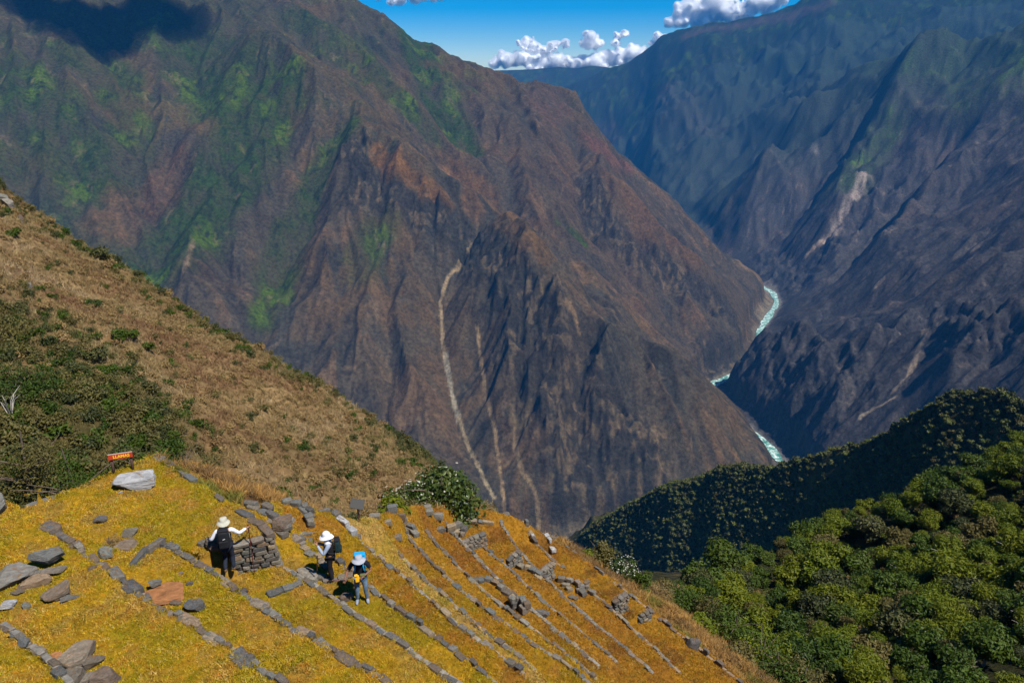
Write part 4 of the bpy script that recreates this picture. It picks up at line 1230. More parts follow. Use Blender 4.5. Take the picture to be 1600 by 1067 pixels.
def gn_scatter(name, pts, rot, scl, pick, protos, label, cat, tint=None):
    """one object that repeats small plants over its points"""
    me = bpy.data.meshes.new(name)
    n = len(pts)
    me.vertices.add(n); me.vertices.foreach_set("co", np.asarray(pts, np.float32).ravel())
    a = me.attributes.new("rot", 'FLOAT_VECTOR', 'POINT'); a.data.foreach_set("vector", np.asarray(rot, np.float32).ravel())
    a = me.attributes.new("scl", 'FLOAT', 'POINT'); a.data.foreach_set("value", np.asarray(scl, np.float32))
    a = me.attributes.new("pick", 'INT', 'POINT'); a.data.foreach_set("value", np.asarray(pick, np.int32))
    if tint is not None:
        a = me.attributes.new("tint", 'FLOAT_COLOR', 'POINT')
        c = np.ones((n, 4), np.float32); c[:, :3] = tint
        a.data.foreach_set("color", c.ravel())
    col_ = bpy.data.collections.new(name + "_kinds")
    for i, p in enumerate(protos):
        ob = bpy.data.objects.new("%s_kind_%02d" % (name, i), p); col_.objects.link(ob)
    ng = bpy.data.node_groups.new(name, 'GeometryNodeTree')
    ng.interface.new_socket("Geometry", in_out='INPUT', socket_type='NodeSocketGeometry')
    ng.interface.new_socket("Geometry", in_out='OUTPUT', socket_type='NodeSocketGeometry')
    gi = ng.nodes.new('NodeGroupInput'); go = ng.nodes.new('NodeGroupOutput')
    ip = ng.nodes.new('GeometryNodeInstanceOnPoints')
    ci = ng.nodes.new('GeometryNodeCollectionInfo')
    ci.inputs["Collection"].default_value = col_
    ci.inputs["Separate Children"].default_value = True
    ci.inputs["Reset Children"].default_value = True
    def attr(nm, ty):
        x = ng.nodes.new('GeometryNodeInputNamedAttribute'); x.data_type = ty; x.inputs[0].default_value = nm
        return x.outputs[0]
    ng.links.new(gi.outputs[0], ip.inputs["Points"])
    ng.links.new(ci.outputs[0], ip.inputs["Instance"])
    ip.inputs["Pick Instance"].default_value = True
    ng.links.new(attr("pick", 'INT'), ip.inputs["Instance Index"])
    e2r = ng.nodes.new('FunctionNodeEulerToRotation')
    ng.links.new(attr("rot", 'FLOAT_VECTOR'), e2r.inputs[0])
    ng.links.new(e2r.outputs[0], ip.inputs["Rotation"])
    ng.links.new(attr("scl", 'FLOAT'), ip.inputs["Scale"])
    ng.links.new(ip.outputs[0], go.inputs[0])
    o = bpy.data.objects.new(name, me); C.objects.link(o)
    md = o.modifiers.new("scatter", 'NODES'); md.node_group = ng
    tag(o, label, cat, kind='stuff')
    return o
def zrot(n, tilt=0.0):
    r = np.zeros((n, 3)); r[:, 2] = rng.random(n) * 6.283
    r[:, :2] = rng.normal(size=(n, 2)) * tilt
    return r

# --- short turf on the terraces
def tuft_mesh(rng, nb, h, w, spread):
    V = []; Q = []
    for i in range(nb):
        a = rng.random() * 6.283; p = np.array([math.cos(a), math.sin(a), 0]) * spread * math.sqrt(rng.random())
        ln = rng.normal(size=2) * 0.55; hh = h * rng.uniform(.5, 1.1)
        b = np.array([math.cos(a + 1.3), math.sin(a + 1.3), 0]) * w * .5
        top = p + np.array([ln[0] * hh, ln[1] * hh, hh])
        mid = p + np.array([ln[0] * hh * .35, ln[1] * hh * .35, hh * .6])
        n0 = len(V); V += [p - b, p + b, mid + b * .8, mid - b * .8, top]
        Q.append((n0, n0 + 1, n0 + 2, n0 + 3)); Q.append((n0 + 3, n0 + 2, n0 + 4, n0 + 4))
    V = np.array(V)
    q = [x for x in Q if x[2] != x[3]]; t = [x[:3] for x in Q if x[2] == x[3]]
    me = np_mesh("tuft", V, q, t, False); me.materials.append(M['tuft'])
    return me
tufts = [tuft_mesh(rng, 10, 0.06, 0.016, 0.065) for _ in range(5)]
N = 420000
px_ = rng.uniform(-22, 16, N); py_ = rng.uniform(10, 44, N)
zz_ = ground(px_, py_)
dep = py_ * CP - zz_ * SP
uu = px_ / dep * F + 800; vv = 533.5 - (py_ * SP + zz_ * CP) / dep * F
keep = (uu > -60) & (uu < 1660) & (vv > 640) & (vv < 1120)
dB, _, _ = seg_dist(px_, py_, RIM)
keep &= in_poly(px_, py_, BND) | (dB < 0.6)
for i, P in enumerate(LINES):
    d, s, _ = seg_dist(px_, py_, P)
    keep &= (d > 0.12) | (rng.random(N) < 0.4)
# bare worn spots
keep &= fbm(px_ / 1.1, py_ / 1.1, 3, 210) + rng.random(N) * 0.5 > -0.35
px_, py_, zz_ = px_[keep], py_[keep], zz_[keep]
n = len(px_)
tn = turf(px_, py_) * rng.uniform(.72, 1.4, n)[:, None]
hu = rng.random(n)
tn[hu < .14] *= (1.03, .78, .75); tn[(hu > .14) & (hu < .3)] *= (.78, 1.02, .85); tn[hu > .9] = tn[hu > .9] * .5 + np.array((.3, .22, .08))
sc_ = rng.uniform(.5, 1.15, n) * (1 + 0.5 * np.clip(fbm(px_ / .8, py_ / .8, 3, 211), -.5, 1))
gn_scatter("turf_grass", np.stack([px_, py_, zz_ - .005], 1), zrot(n, .2), sc_, rng.integers(0, 5, n), tufts, "short dry yellow turf covering the terraces", "grass", tn)

# --- coarse bunch grass on rim, dip and dry hillside
bunch = [tuft_mesh(rng, 16, 0.5, 0.035, 0.16) for _ in range(5)]
def screen(x, y, z):
    dep = y * CP - z * SP
    return x / dep * F + 800, 533.5 - (y * SP + z * CP) / dep * F
N = 60000
a = rng.uniform(math.radians(-46), math.radians(4), N); r = np.sqrt(rng.uniform(38 ** 2, 140 ** 2, N))
x, y = r * np.sin(a), r * np.cos(a)
z = hill_z(x, y); u, v = screen(x, y, z)
gv = hill_green(x, y)
keep = (u > -60) & (u < 1000) & (v < 860) & (rng.random(N) > gv * 0.55)
x, y, z, gv = x[keep], y[keep], z[keep], gv[keep]
n = len(x)
q1 = fbm(x / 6, y / 6, 4, 221)
tn = np.empty((n, 3)); tn[:] = (0.35, 0.25, 0.11)
tn = lerp(tn, (0.26, 0.15, 0.075), smooth(0, .4, q1)); tn = lerp(tn, (0.42, 0.3, 0.16), smooth(.1, .5, -q1))
tn = lerp(tn, (0.15, 0.14, 0.045), gv * .8)
tn *= rng.uniform(.55, 1.1, n)[:, None]
gn_scatter("bunch_grass", np.stack([x, y, z - .03], 1), zrot(n, .25), rng.uniform(.5, 1.25, n), rng.integers(0, 5, n), bunch, "tawny dry bunch grass covering the hillside", "grass", tn)
N = 14000
t_ = rng.random(N) * (RIM_ARC[-1] - RIM_ARC[1]) + RIM_ARC[1]
x = np.interp(t_, RIM_ARC, np.array(RIM)[:, 0]); y = np.interp(t_, RIM_ARC, np.array(RIM)[:, 1])
tx = np.interp(t_ + .3, RIM_ARC, np.array(RIM)[:, 0]) - x; ty = np.interp(t_ + .3, RIM_ARC, np.array(RIM)[:, 1]) - y
tl = np.hypot(tx, ty) + 1e-6; off = rng.random(N) ** 1.3 * 14 + .25 + 1.1 * (t_ < RIM_ARC[7])
x = x - ty / tl * off; y = y + tx / tl * off
z = near_z(x, y)
keep = ~in_poly(x, y, BND) & (z > -200)
x, y, z = x[keep], y[keep], z[keep]; n = len(x)
q1 = fbm(x / 2, y / 2, 3, 222)
tn = np.empty((n, 3)); tn[:] = (0.36, 0.2, 0.06); tn = lerp(tn, (0.2, 0.12, 0.05), smooth(0, .4, q1)); tn = lerp(tn, (0.16, 0.15, 0.03), smooth(.1, .5, -q1)); tn *= rng.uniform(.7, 1.3, n)[:, None]
gn_scatter("rim_grass", np.stack([x, y, z - .03], 1), zrot(n, .3), rng.uniform(.35, .9, n), rng.integers(0, 5, n), bunch, "rough dry grass on the bank falling away from the terraces", "grass", tn)

# --- shrubs on the dry hillside
def plant(name, label, cat, loc, foliage, stem, s, rz, group=None, crown_name="foliage", stem_name="stem"):
    o = empty(name, loc, rz); o.scale = (s, s, s)
    tag(o, label, cat, group)
    c = bpy.data.objects.new(crown_name, foliage); C.objects.link(c); c.parent = o
    if stem is not None:
        t = bpy.data.objects.new(stem_name, stem); C.objects.link(t); t.parent = o
    return o
shr = []
for i in range(6):
    lob = blob_lobes(rng, 1.0, 1.0, 7, .25)
    shr.append((crown_mesh(rng, 620, lob, 0.2, M[['leaf_mid', 'leaf_dark', 'leaf_olive', 'leaf_mid', 'leaf_olive', 'leaf_dark'][i]], "shrub_foliage", aspect=.55, shell=2.2), trunk_mesh(rng, .8, .05, 4, "shrub_stem", M['bark'])))
small = [crown_mesh(rng, 320, blob_lobes(rng, 1.0, .9, 6, .2), 0.22, M[m], "scrub", aspect=.55, shell=2.0) for m in ('leaf_mid', 'leaf_olive', 'leaf_dark', 'dry_leaf', 'dry_leaf')]
cand = []
N = 9000
a = rng.uniform(math.radians(-46), math.radians(3), N); r = np.sqrt(rng.uniform(40 ** 2, 135 ** 2, N))
x, y = r * np.sin(a), r * np.cos(a); z = hill_z(x, y); u, v = screen(x, y, z)
gv = hill_green(x, y)
keep = (u > -40) & (u < 760) & (rng.random(N) < 0.03 + gv ** 2 * 0.75) & (v < 830)
x, y, z, gv, u, v = x[keep], y[keep], z[keep], gv[keep], u[keep], v[keep]
hide = (near_z(x, y) > z + .3)
x, y, z, gv, u, v = x[~hide], y[~hide], z[~hide], gv[~hide], u[~hide], v[~hide]
nsh = 0
small_pts = []
for i in range(len(x)):
    big = gv[i] > .3 and rng.random() < .22
    if big and nsh < 210:
        s = rng.uniform(.55, 1.25); f, st = shr[rng.integers(0, 6)]
        plant("hillside_shrub", "leafy green shrub on the dry grassy hillside", "shrub", (x[i], y[i], z[i] - .1), f, st, s, rng.random() * 6, "shrubs on the dry hillside")
        nsh += 1
    else:
        small_pts.append((x[i], y[i], z[i] - .05))
# a few that stand alone in the open grass
for px, py, r, s, lab in [(372, 522, 95, 1.15, None), (148, 482, 96, 1.1, "round dark green bush alone on the open dry hillside"), (197, 530, 88, 1.3, "wide low green bush with a smaller companion on the open hillside"), (232, 548, 86, .95, "smaller dark bush just right of the wide low one"), (112, 580, 80, .7, "small dark bush above the thick scrub on the left slope"), (155, 405, 112, 1.5, "large dark bush below the skyline of the hillside"), (95, 395, 114, 1.2, None), (20, 372, 118, 1.2, "bush beside the pale rock outcrop")]:
    if lab is None: continue
    aa, _ = polar(px, py, r)
    d = ray(px, py); hh = math.hypot(d[0], d[1])
    rr = np.linspace(45, 150, 600); hx, hy = rr * d[0] / hh, rr * d[1] / hh
    k = int(np.argmax(hill_z(hx, hy) > rr * d[2] / hh))
    f, st = shr[(px * 3) % 4]
    plant("hillside_shrub", lab, "shrub", (hx[k], hy[k], float(hill_z(hx[k:k+1], hy[k:k+1])[0]) - .1), f, st, s, px)
sp = np.array(small_pts)
extra = 4200
a = rng.uniform(math.radians(-46), math.radians(3), extra); r = np.sqrt(rng.uniform(40 ** 2, 130 ** 2, extra))
ex, ey = r * np.sin(a), r * np.cos(a); ez = hill_z(ex, ey)
sp = np.concatenate([sp, np.stack([ex, ey, ez - .05], 1)])
hide = near_z(sp[:, 0], sp[:, 1]) > sp[:, 2] + .4
sp = sp[~hide]; n = len(sp)
gs = hill_green(sp[:, 0], sp[:, 1])
pk = np.where(rng.random(n) < gs + .15, rng.integers(0, 3, n), rng.integers(3, 5, n))
gn_scatter("hillside_scrub", sp, zrot(n, .1), rng.uniform(.25, .75, n) * (1 + .5 * gs), pk, small, "low mixed scrub dotted over the dry hillside", "scrub")

# --- bushes round the terraces
def bush(px, py, level, wpx, hpx, mat, label, n=3000, leaf=.13, flowers=0, z=None, r=None, name="bush", sd=0, aspect=.5, sink=.15):
    rg = np.random.default_rng(sd + px)
    if r is None: p = np.array(at(px, py, level)); r = math.hypot(p[0], p[1])
    a_, zt = polar(px, py - hpx, r)
    a_, zz = polar(px, py, r); p = np.array([r * math.sin(a_), r * math.cos(a_), zz])
    p[2] = float(near_z(np.array([p[0]]), np.array([p[1]]))[0]) if z is None else z
    R = px_size(p, wpx) / 2; Hh = max(zt - p[2] + sink, px_size(p, hpx) * .5)
    lob = blob_lobes(rg, R, Hh * .9, 17, .12)
    root = empty(name, (p[0], p[1], p[2] - sink)); tag(root, label, "bush")
    link("foliage", crown_mesh(rg, n, lob, leaf, mat, "bush_foliage", aspect=aspect, shell=2.6), None, root)
    link("stem", trunk_mesh(rg, Hh * .8, R * .05 + .02, 6, "bush_stem", M['bark']), None, root)
    if flowers:
        lo = [(a_[0], a_[1], a_[2] + a_[5] * .25, a_[3] * 1.03, a_[4] * 1.03, a_[5] * .95) for a_ in lob]
        v_, q_ = leaf_cloud(rg, flowers * 3, lo, leaf * .5, aspect=.9, up=1.2, shell=40)
        c_ = v_.reshape(-1, 4, 3); top = c_[:, :, 2].mean(1) > Hh * .45
        c_ = c_[top][:flowers]
        me_ = np_mesh("blossom", c_.reshape(-1, 3), np.arange(len(c_) * 4).reshape(-1, 4), None, False)
        link("blossom", me_, M['flower'], root)
    return root
bush(688, 800, -6.0, 150, 86, M['leaf_gloss'], "large dark glossy-leaved bush with sparse white blooms at the far rim", 8500, .24, 40, r=33.5, sink=.5, sd=1)
bush(632, 786, -3.0, 80, 56, M['leaf_mid'], "green shrub thick with cream blossom left of the large glossy bush", 2600, .17, 300, r=33, sink=.4, sd=2)
bush(668, 745, -3.0, 60, 40, M['leaf_olive'], "yellowish shrub top showing behind the large glossy bush", 1300, .18, 0, r=37, sink=.4, sd=22)
bush(610, 806, -2.0, 58, 44, M['leaf_bright'], "bright yellow-green bush in front of the cream-blossomed shrub", 1800, .15, 0, r=28.5, sink=.3, sd=3)
bush(640, 800, -2.0, 70, 36, M['leaf_olive'], "soft grey-green shrub below the cream-blossomed shrub", 1500, .13, 0, r=30.5, sink=.3, sd=4)
bush(560, 808, -1.0, 40, 26, M['leaf_dark'], "small dark leafy plant beside the dark information board", 700, .13, 0, r=27.5, sink=.2, sd=5)
bush(575, 812, -1.0, 46, 40, M['dry_leaf'], "clump of orange dry grass left of the yellow-green bush", 1600, .2, 0, r=28, sink=.3, sd=6, aspect=.15)
bush(430, 790, 0, 60, 30, M['leaf_mid'], "green bush in the dip above the dry grass plot", 1300, .15, 0, r=33, sink=.4, sd=7)
bush(470, 786, 0, 34, 30, M['leaf_dark'], "narrow dark shrub above the broken stone corner", 800, .14, 0, r=33, sink=.4, sd=8)
bush(330, 760, 0, 60, 60, M['leaf_olive'], "dry grey-green shrub at the outer edge of the sign lawn", 1500, .12, 0, r=31, sink=.4, sd=9, aspect=.3)
bush(375, 770, 0, 60, 36, M['dry_leaf'], "yellow-brown shrub below the sign lawn's outer edging", 1400, .13, 0, r=31, sink=.4, sd=10)
bush(295, 745, 0, 50, 50, M['dry_leaf'], "bare brown twiggy shrub behind the sign lawn corner", 1100, .12, 0, r=33, sink=.4, sd=11, aspect=.2)
bush(760, 800, -7, 60, 26, M['leaf_olive'], "low olive shrub right of the large glossy bush", 1000, .16, 0, r=37, sink=.3, sd=12)
bush(750, 796, -7, 60, 18, M['dry_leaf'], "orange grass clump at the far rim right of the large bush", 1000, .2, 0, r=35.5, sink=.2, sd=13, aspect=.15)
bush(30, 700, 0, 130, 66, M['leaf_olive'], "wide dark thicket behind the sign lawn at the picture's left side", 3000, .16, 0, r=48, sink=.5, sd=14)
bush(110, 705, 0, 110, 60, M['leaf_mid'], "green thicket behind the sign to its left", 2600, .15, 0, r=44, sink=.5, sd=15)
bush(35, 625, 0, 150, 52, M['leaf_mid'], "broad rounded green thicket on the left slope", 3400, .2, 0, r=62, sink=.5, sd=16)
bush(15, 560, 0, 110, 50, M['leaf_olive'], "dark shrub mass on the left slope above the rounded thicket", 2400, .22, 0, r=72, sink=.5, sd=17)
bush(130, 640, 0, 100, 50, M['leaf_olive'], "olive scrub patch right of the rounded thicket", 2000, .2, 0, r=62, sink=.5, sd=18)
bush(255, 700, 0, 90, 30, M['leaf_olive'], "low olive scrub directly behind the sign lawn corner", 1600, .15, 0, r=42, sink=.4, sd=19)
bush(918, 880, -11, 30, 28, M['leaf_bright'], "small bright bush at the rim, left of the reddish one", 900, .15, 0, r=39, sink=.2, sd=20)
bush(940, 888, -11, 50, 52, M['leaf_olive'], "reddish-green bush standing at the rim against the dark ridge", 2000, .17, 0, r=39, sink=.2, sd=21)
bush(976, 905, -11, 52, 42, M['leaf_mid'], "rim bush with a white cap of blossom", 1600, .15, 260, r=38, sink=.2, sd=23)
bush(1000, 915, -11, 44, 34, M['leaf_mid'], "dark green rim bush right of the white-capped one", 1200, .16, 0, r=38, sink=.2, sd=24)
bush(1030, 935, -11, 50, 26, M['dry_leaf'], "straw-coloured clump on the bank below the rim bushes", 1200, .2, 0, r=40, sink=.2, sd=25, aspect=.15)
bush(172, 858, 1.5, 46, 26, M['dry_leaf'], "tangle of dry brown brush among the rubble on the sign lawn", 900, .1, 0, z=S_LEVEL - CAMH, sink=.02, sd=26, aspect=.12)

for j_, (px, py, w_, h_, r_, m_, lab) in enumerate([
        (1065, 965, 76, 62, 45, 'leaf_mid', "dark rounded bush where the wood meets the terrace rim, uppermost of the rim row"),
        (1105, 985, 92, 70, 44, 'leaf_olive', "greyish broad bush second down the rim row"),
        (1092, 1000, 60, 44, 38, 'leaf_bright', "low bright bush on the bank beside the blue-grey block"),
        (1145, 1010, 96, 76, 42, 'leaf_mid', "large dark bush third down the rim row"),
        (1150, 1040, 60, 40, 34, 'leaf_olive', "small olive bush pressed against the rim edging"),
        (1185, 1045, 100, 72, 40, 'leaf_bright', "bright green bush low in the rim row"),
        (1215, 1062, 96, 60, 36, 'leaf_mid', "green bush at the foot of the rim row"),
        (1250, 1085, 110, 66, 36, 'leaf_olive', "olive bush cut by the lower picture edge past the rim"),
        (1030, 940, 54, 40, 44, 'leaf_olive', "small olive bush just above the rim row")]):
    bush(px, py, 0, w_, h_, M[m_], lab, 2600, .17, 0, r=r_, sink=.4, sd=60 + j_)
# --- the near forest on the right slope: 300 trees as things, the rest as one wood
trees = []
for i in range(9):
    kind = ['leaf_mid', 'leaf_bright', 'leaf_olive', 'leaf_bright', 'leaf_dark', 'leaf_bright', 'leaf_mid', 'leaf_olive', 'leaf_bright'][i]
    R_ = rng.uniform(2.0, 2.9); Hh = rng.uniform(3.4, 5.0)
    lob = blob_lobes(rng, R_, Hh, 12, .3)
    trees.append((crown_mesh(rng, 2600, lob, 0.36, M[kind], "tree_crown", aspect=.34 if i % 2 else .5, shell=2.6, droop=.8), trunk_mesh(rng, Hh * .8, .13, 5, "tree_trunk", M['bark'] if i % 3 else M['pale_bark']), kind))
N = 9000
a = rng.uniform(math.radians(4), math.radians(46), N); r = np.sqrt(rng.uniform(46 ** 2, 300 ** 2, N))
x, y = r * np.sin(a), r * np.cos(a); z = wood_z(x, y); u, v = screen(x, y, z)
r1_ = np.interp(a, NF_top[0], NF_top[2])
keep = (u > 930) & (u < 1700) & (v < 1200) & (r < r1_ * 1.12)
clear = (near_z(x, y) > z + 1.0)
keep &= ~clear
x, y, z, r, u, v = x[keep], y[keep], z[keep], r[keep], u[keep], v[keep]
o_ = np.argsort(r); sel = []
cell = {}
for i in o_:
    sp_ = 1.45 + r[i] * 0.009 + 1.0 * max(0, float(fbm(np.array([x[i] / 18]), np.array([y[i] / 18]), 2, 301)[0]))
    kx, ky = int(x[i] // 4), int(y[i] // 4)
    ok = True
    for ddx in (-1, 0, 1):
        for ddy in (-1, 0, 1):
            for j in cell.get((kx + ddx, ky + ddy), ()):
                if (x[i] - x[j]) ** 2 + (y[i] - y[j]) ** 2 < sp_ ** 2: ok = False
    if ok:
        sel.append(i); cell.setdefault((kx, ky), []).append(i)
TL = {'leaf_mid': "dark green leafy tree in the dense wood right of the terraces", 'leaf_bright': "bright yellow-green feathery tree in the wood right of the terraces",
      'leaf_olive': "dull olive tree in the wood right of the terraces", 'leaf_dark': "very dark tree in the wood right of the terraces"}
rest = []; cnt = 0
for i in sel:
    k = int((fbm(np.array([x[i] / 22]), np.array([y[i] / 22]), 2, 300)[0] * .9 + .5 + rng.normal() * .22) * 9) % 9
    s = float(np.clip(rng.lognormal(-.08, .35), .45, 1.7)) * (0.5 + 0.5 * min(1, max(0, (r[i] - 45) / 70)))
    if cnt < 300 and u[i] < 1620:
        cr_, tr_, kind = trees[k]
        plant("wood_tree", TL[kind], "tree", (x[i], y[i], z[i]), cr_, tr_, s, rng.random() * 6, "trees of the near wood, " + kind[5:], "crown", "trunk")
        cnt += 1
    else:
        rest.append((x[i], y[i], z[i], k, s))
rest = np.array(rest)
joined = []
for cr_, tr_, kind in trees: joined.append(cr_)
if len(rest):
    gn_scatter("near_forest", rest[:, :3], zrot(len(rest)), rest[:, 4], rest[:, 3].astype(int), joined, "dense green wood covering the slope right of the terraces", "forest")
print("near forest", cnt, len(rest), "hillside shrubs", nsh)
# undergrowth between the trees
N = 7000
a = rng.uniform(math.radians(4), math.radians(46), N); r = np.sqrt(rng.uniform(40 ** 2, 240 ** 2, N))
x, y = r * np.sin(a), r * np.cos(a); z = wood_z(x, y); u, v = screen(x, y, z)
keep = (u > 1000) & (u < 1700) & (v < 1150) & (near_z(x, y) < z + .5)
x, y, z, r = x[keep], y[keep], z[keep], r[keep]; n = len(x)
gn_scatter("undergrowth", np.stack([x, y, z - .1], 1), zrot(n, .2), rng.uniform(.5, 1.3, n), rng.choice([0, 0, 1, 2, 3], n), small, "tangled undergrowth between the trees of the near wood", "undergrowth")

# --- far wooded ridge
farc = []
for m in ('leaf_far', 'leaf_dark', 'leaf_far', 'leaf_olive'):
    farc.append(crown_mesh(rng, 150, blob_lobes(rng, 2.6, 4.6, 6, .25), 1.2, M[m], "ridge_tree", aspect=.6, shell=2.0))
N = 110000
a = rng.uniform(math.radians(1), math.radians(42), N); r = np.sqrt(rng.uniform(330 ** 2, 1100 ** 2, N))
x, y = r * np.sin(a), r * np.cos(a)
fi = np.interp(a, azs, np.arange(NAZ)); fj = np.interp(r, rs, np.arange(len(rs)))
i0 = np.clip(fi.astype(int), 0, NAZ - 2); j0 = np.clip(fj.astype(int), 0, len(rs) - 2); ti = fi - i0; tj = fj - j0
z = (Z[i0, j0] * (1 - ti) + Z[i0 + 1, j0] * ti) * (1 - tj) + (Z[i0, j0 + 1] * (1 - ti) + Z[i0 + 1, j0 + 1] * ti) * tj
u, v = screen(x, y, z)
rc_ = np.interp(a, T_FR[0], T_FR[2])
keep = (u > 850) & (u < 1680) & (v > 590) & (v < 1010) & (r < rc_ + 60) & (fbm(x / 60, y / 60, 3, 311) + rng.random(N) * .8 > -.1)
x, y, z = x[keep], y[keep], z[keep]; n = len(x)
print("ridge trees", n)
gn_scatter("ridge_forest", np.stack([x, y, z - .6], 1), zrot(n), np.clip(rng.lognormal(-.1, .4, n), .4, 1.9), rng.choice([0, 0, 1, 1, 2, 2, 3], n), farc, "dark forest covering the ridge above the river", "forest")
# ------------------------------------------------------------------ the sign on the upper lawn
M['sign_red'] = plain("sign_red_paint", (0.42, 0.045, 0.012), 0.6, 0.3, 0.15, 12)
M['sign_yellow'] = plain("sign_yellow_paint", (0.85, 0.5, 0.02), 0.6, 0.3)
M['post'] = plain("sign_post_wood", (0.1, 0.055, 0.04), 0.8, 0.2, 0.3, 20)
M['sign_edge'] = plain("pale_board_edge", (0.45, 0.36, 0.3), 0.8, 0.2, 0.2, 20)
def box_mesh(name, sx, sy, sz, bev=0.01, seg=2, center=(0, 0, 0)):
    bm = bmesh.new(); bmesh.ops.create_cube(bm, size=1.0)
    for v in bm.verts: v.co = Vector((v.co.x * sx + center[0], v.co.y * sy + center[1], v.co.z * sz + center[2]))
    if bev > 0: bmesh.ops.bevel(bm, geom=list(bm.edges), offset=bev, segments=seg, affect='EDGES', profile=0.5)
    return bm_mesh(name, bm)
pL = on(178, 738, S_LEVEL); pR = on(208, 733.5, S_LEVEL)
mid = (pL + pR) / 2; du = (pR - pL); wid = math.hypot(du.x, du.y); ang = math.atan2(du.y, du.x)
sg = empty("lawn_sign", mid, ang); tag(sg, "red wooden sign lettered in yellow on two posts at the lawn's corner", "sign")
Hs = 0.62
for sx in (-1, 1):
    bm = bmesh.new(); bmesh.ops.create_cone(bm, cap_ends=True, segments=10, radius1=.048, radius2=.042, depth=Hs + .3)
    o = link("post", bm_mesh("post", bm, True), M['post'], sg); o.location = (sx * wid / 2, 0, (Hs + .3) / 2 - .3 + .08)
bw = wid + .16
bd = link("board", box_mesh("board", bw, .045, .19, .008), M['sign_red'], sg); bd.location = (0, -.06, Hs)
bd.rotation_euler = (-.12, 0, 0)
e_ = link("board_edge", box_mesh("board_edge", bw + .01, .055, .018, .004), M['sign_edge'], bd); e_.location = (0, 0, .105)
cu = bpy.data.curves.new("lettering", 'FONT'); cu.body = "LLAMAS"; cu.size = .15; cu.align_x = 'CENTER'; cu.align_y = 'CENTER'; cu.extrude = .003; cu.offset = .004
tmp = bpy.data.objects.new("tmp_text", cu); C.objects.link(tmp)
dg = bpy.context.evaluated_depsgraph_get()
tm = bpy.data.meshes.new_from_object(tmp.evaluated_get(dg)); bpy.data.objects.remove(tmp)
lt = link("lettering", tm, None, bd); tm.materials.clear(); tm.materials.append(M['sign_yellow'])
lt.rotation_euler = (math.pi / 2, 0, 0); lt.location = (.03, -.0265, 0); lt.scale = (1.0, 1.0, 1)
# dark information board beyond the walkers
M['dark_panel'] = plain("dark_panel", (0.03, 0.028, 0.025), 0.5, 0.4)
q = on(561, 818, -0.8)
ib = empty("information_board", q, -0.5); tag(ib, "small dark tilted information board on a thin post before the bushes", "sign")
o = link("post", box_mesh("post", .05, .05, .75, .006), M['post'], ib); o.location = (0, 0, .33)
o = link("panel", box_mesh("panel", .5, .035, .36, .008), M['dark_panel'], ib); o.location = (0, -.02, .78); o.rotation_euler = (-.75, .2, .5)

# ------------------------------------------------------------------ people
def skin(name, verts, edges, mat, parent, sub=2, root=0):
    me = bpy.data.meshes.new(name)
    me.from_pydata([v[0] for v in verts], edges, [])
    o = bpy.data.objects.new(name, me); C.objects.link(o)
    o.modifiers.new("skin", 'SKIN'); o.modifiers["skin"].use_smooth_shade = True
    for i, v in enumerate(verts):
        sv = me.skin_vertices[0].data[i]
        r = v[1]; sv.radius = (r, r) if not isinstance(r, tuple) else r
        sv.use_root = (i == root)
    s = o.modifiers.new("sub", 'SUBSURF'); s.levels = sub; s.render_levels = sub
    me.materials.append(mat)
    o.parent = parent
    return o
def lathe(name, prof, mat, parent, seg=20, sx=1, sy=1, wave=0.0):
    bm = bmesh.new(); rings = []
    for (r, z) in prof:
        ring = []
        for i in range(seg):
            th = 6.28318 * i / seg
            ring.append(bm.verts.new((r * math.cos(th) * sx, r * math.sin(th) * sy, z + wave * r * math.sin(2 * th + 1))))
        rings.append(ring)
    for a, b in zip(rings[:-1], rings[1:]):
        for i in range(seg): bm.faces.new((a[i], a[(i + 1) % seg], b[(i + 1) % seg], b[i]))
    bm.faces.new(rings[-1])
    bmesh.ops.recalc_face_normals(bm, faces=bm.faces)
    return link(name, bm_mesh(name, bm, True), mat, parent)
def limb_tube(name, path, r, mat, parent, sides=8):
    v, qd = tube([tuple(p) for p in path], r if isinstance(r, (list, tuple)) else [r] * len(path), sides)
    return link(name, np_mesh(name, v, qd), mat, parent)

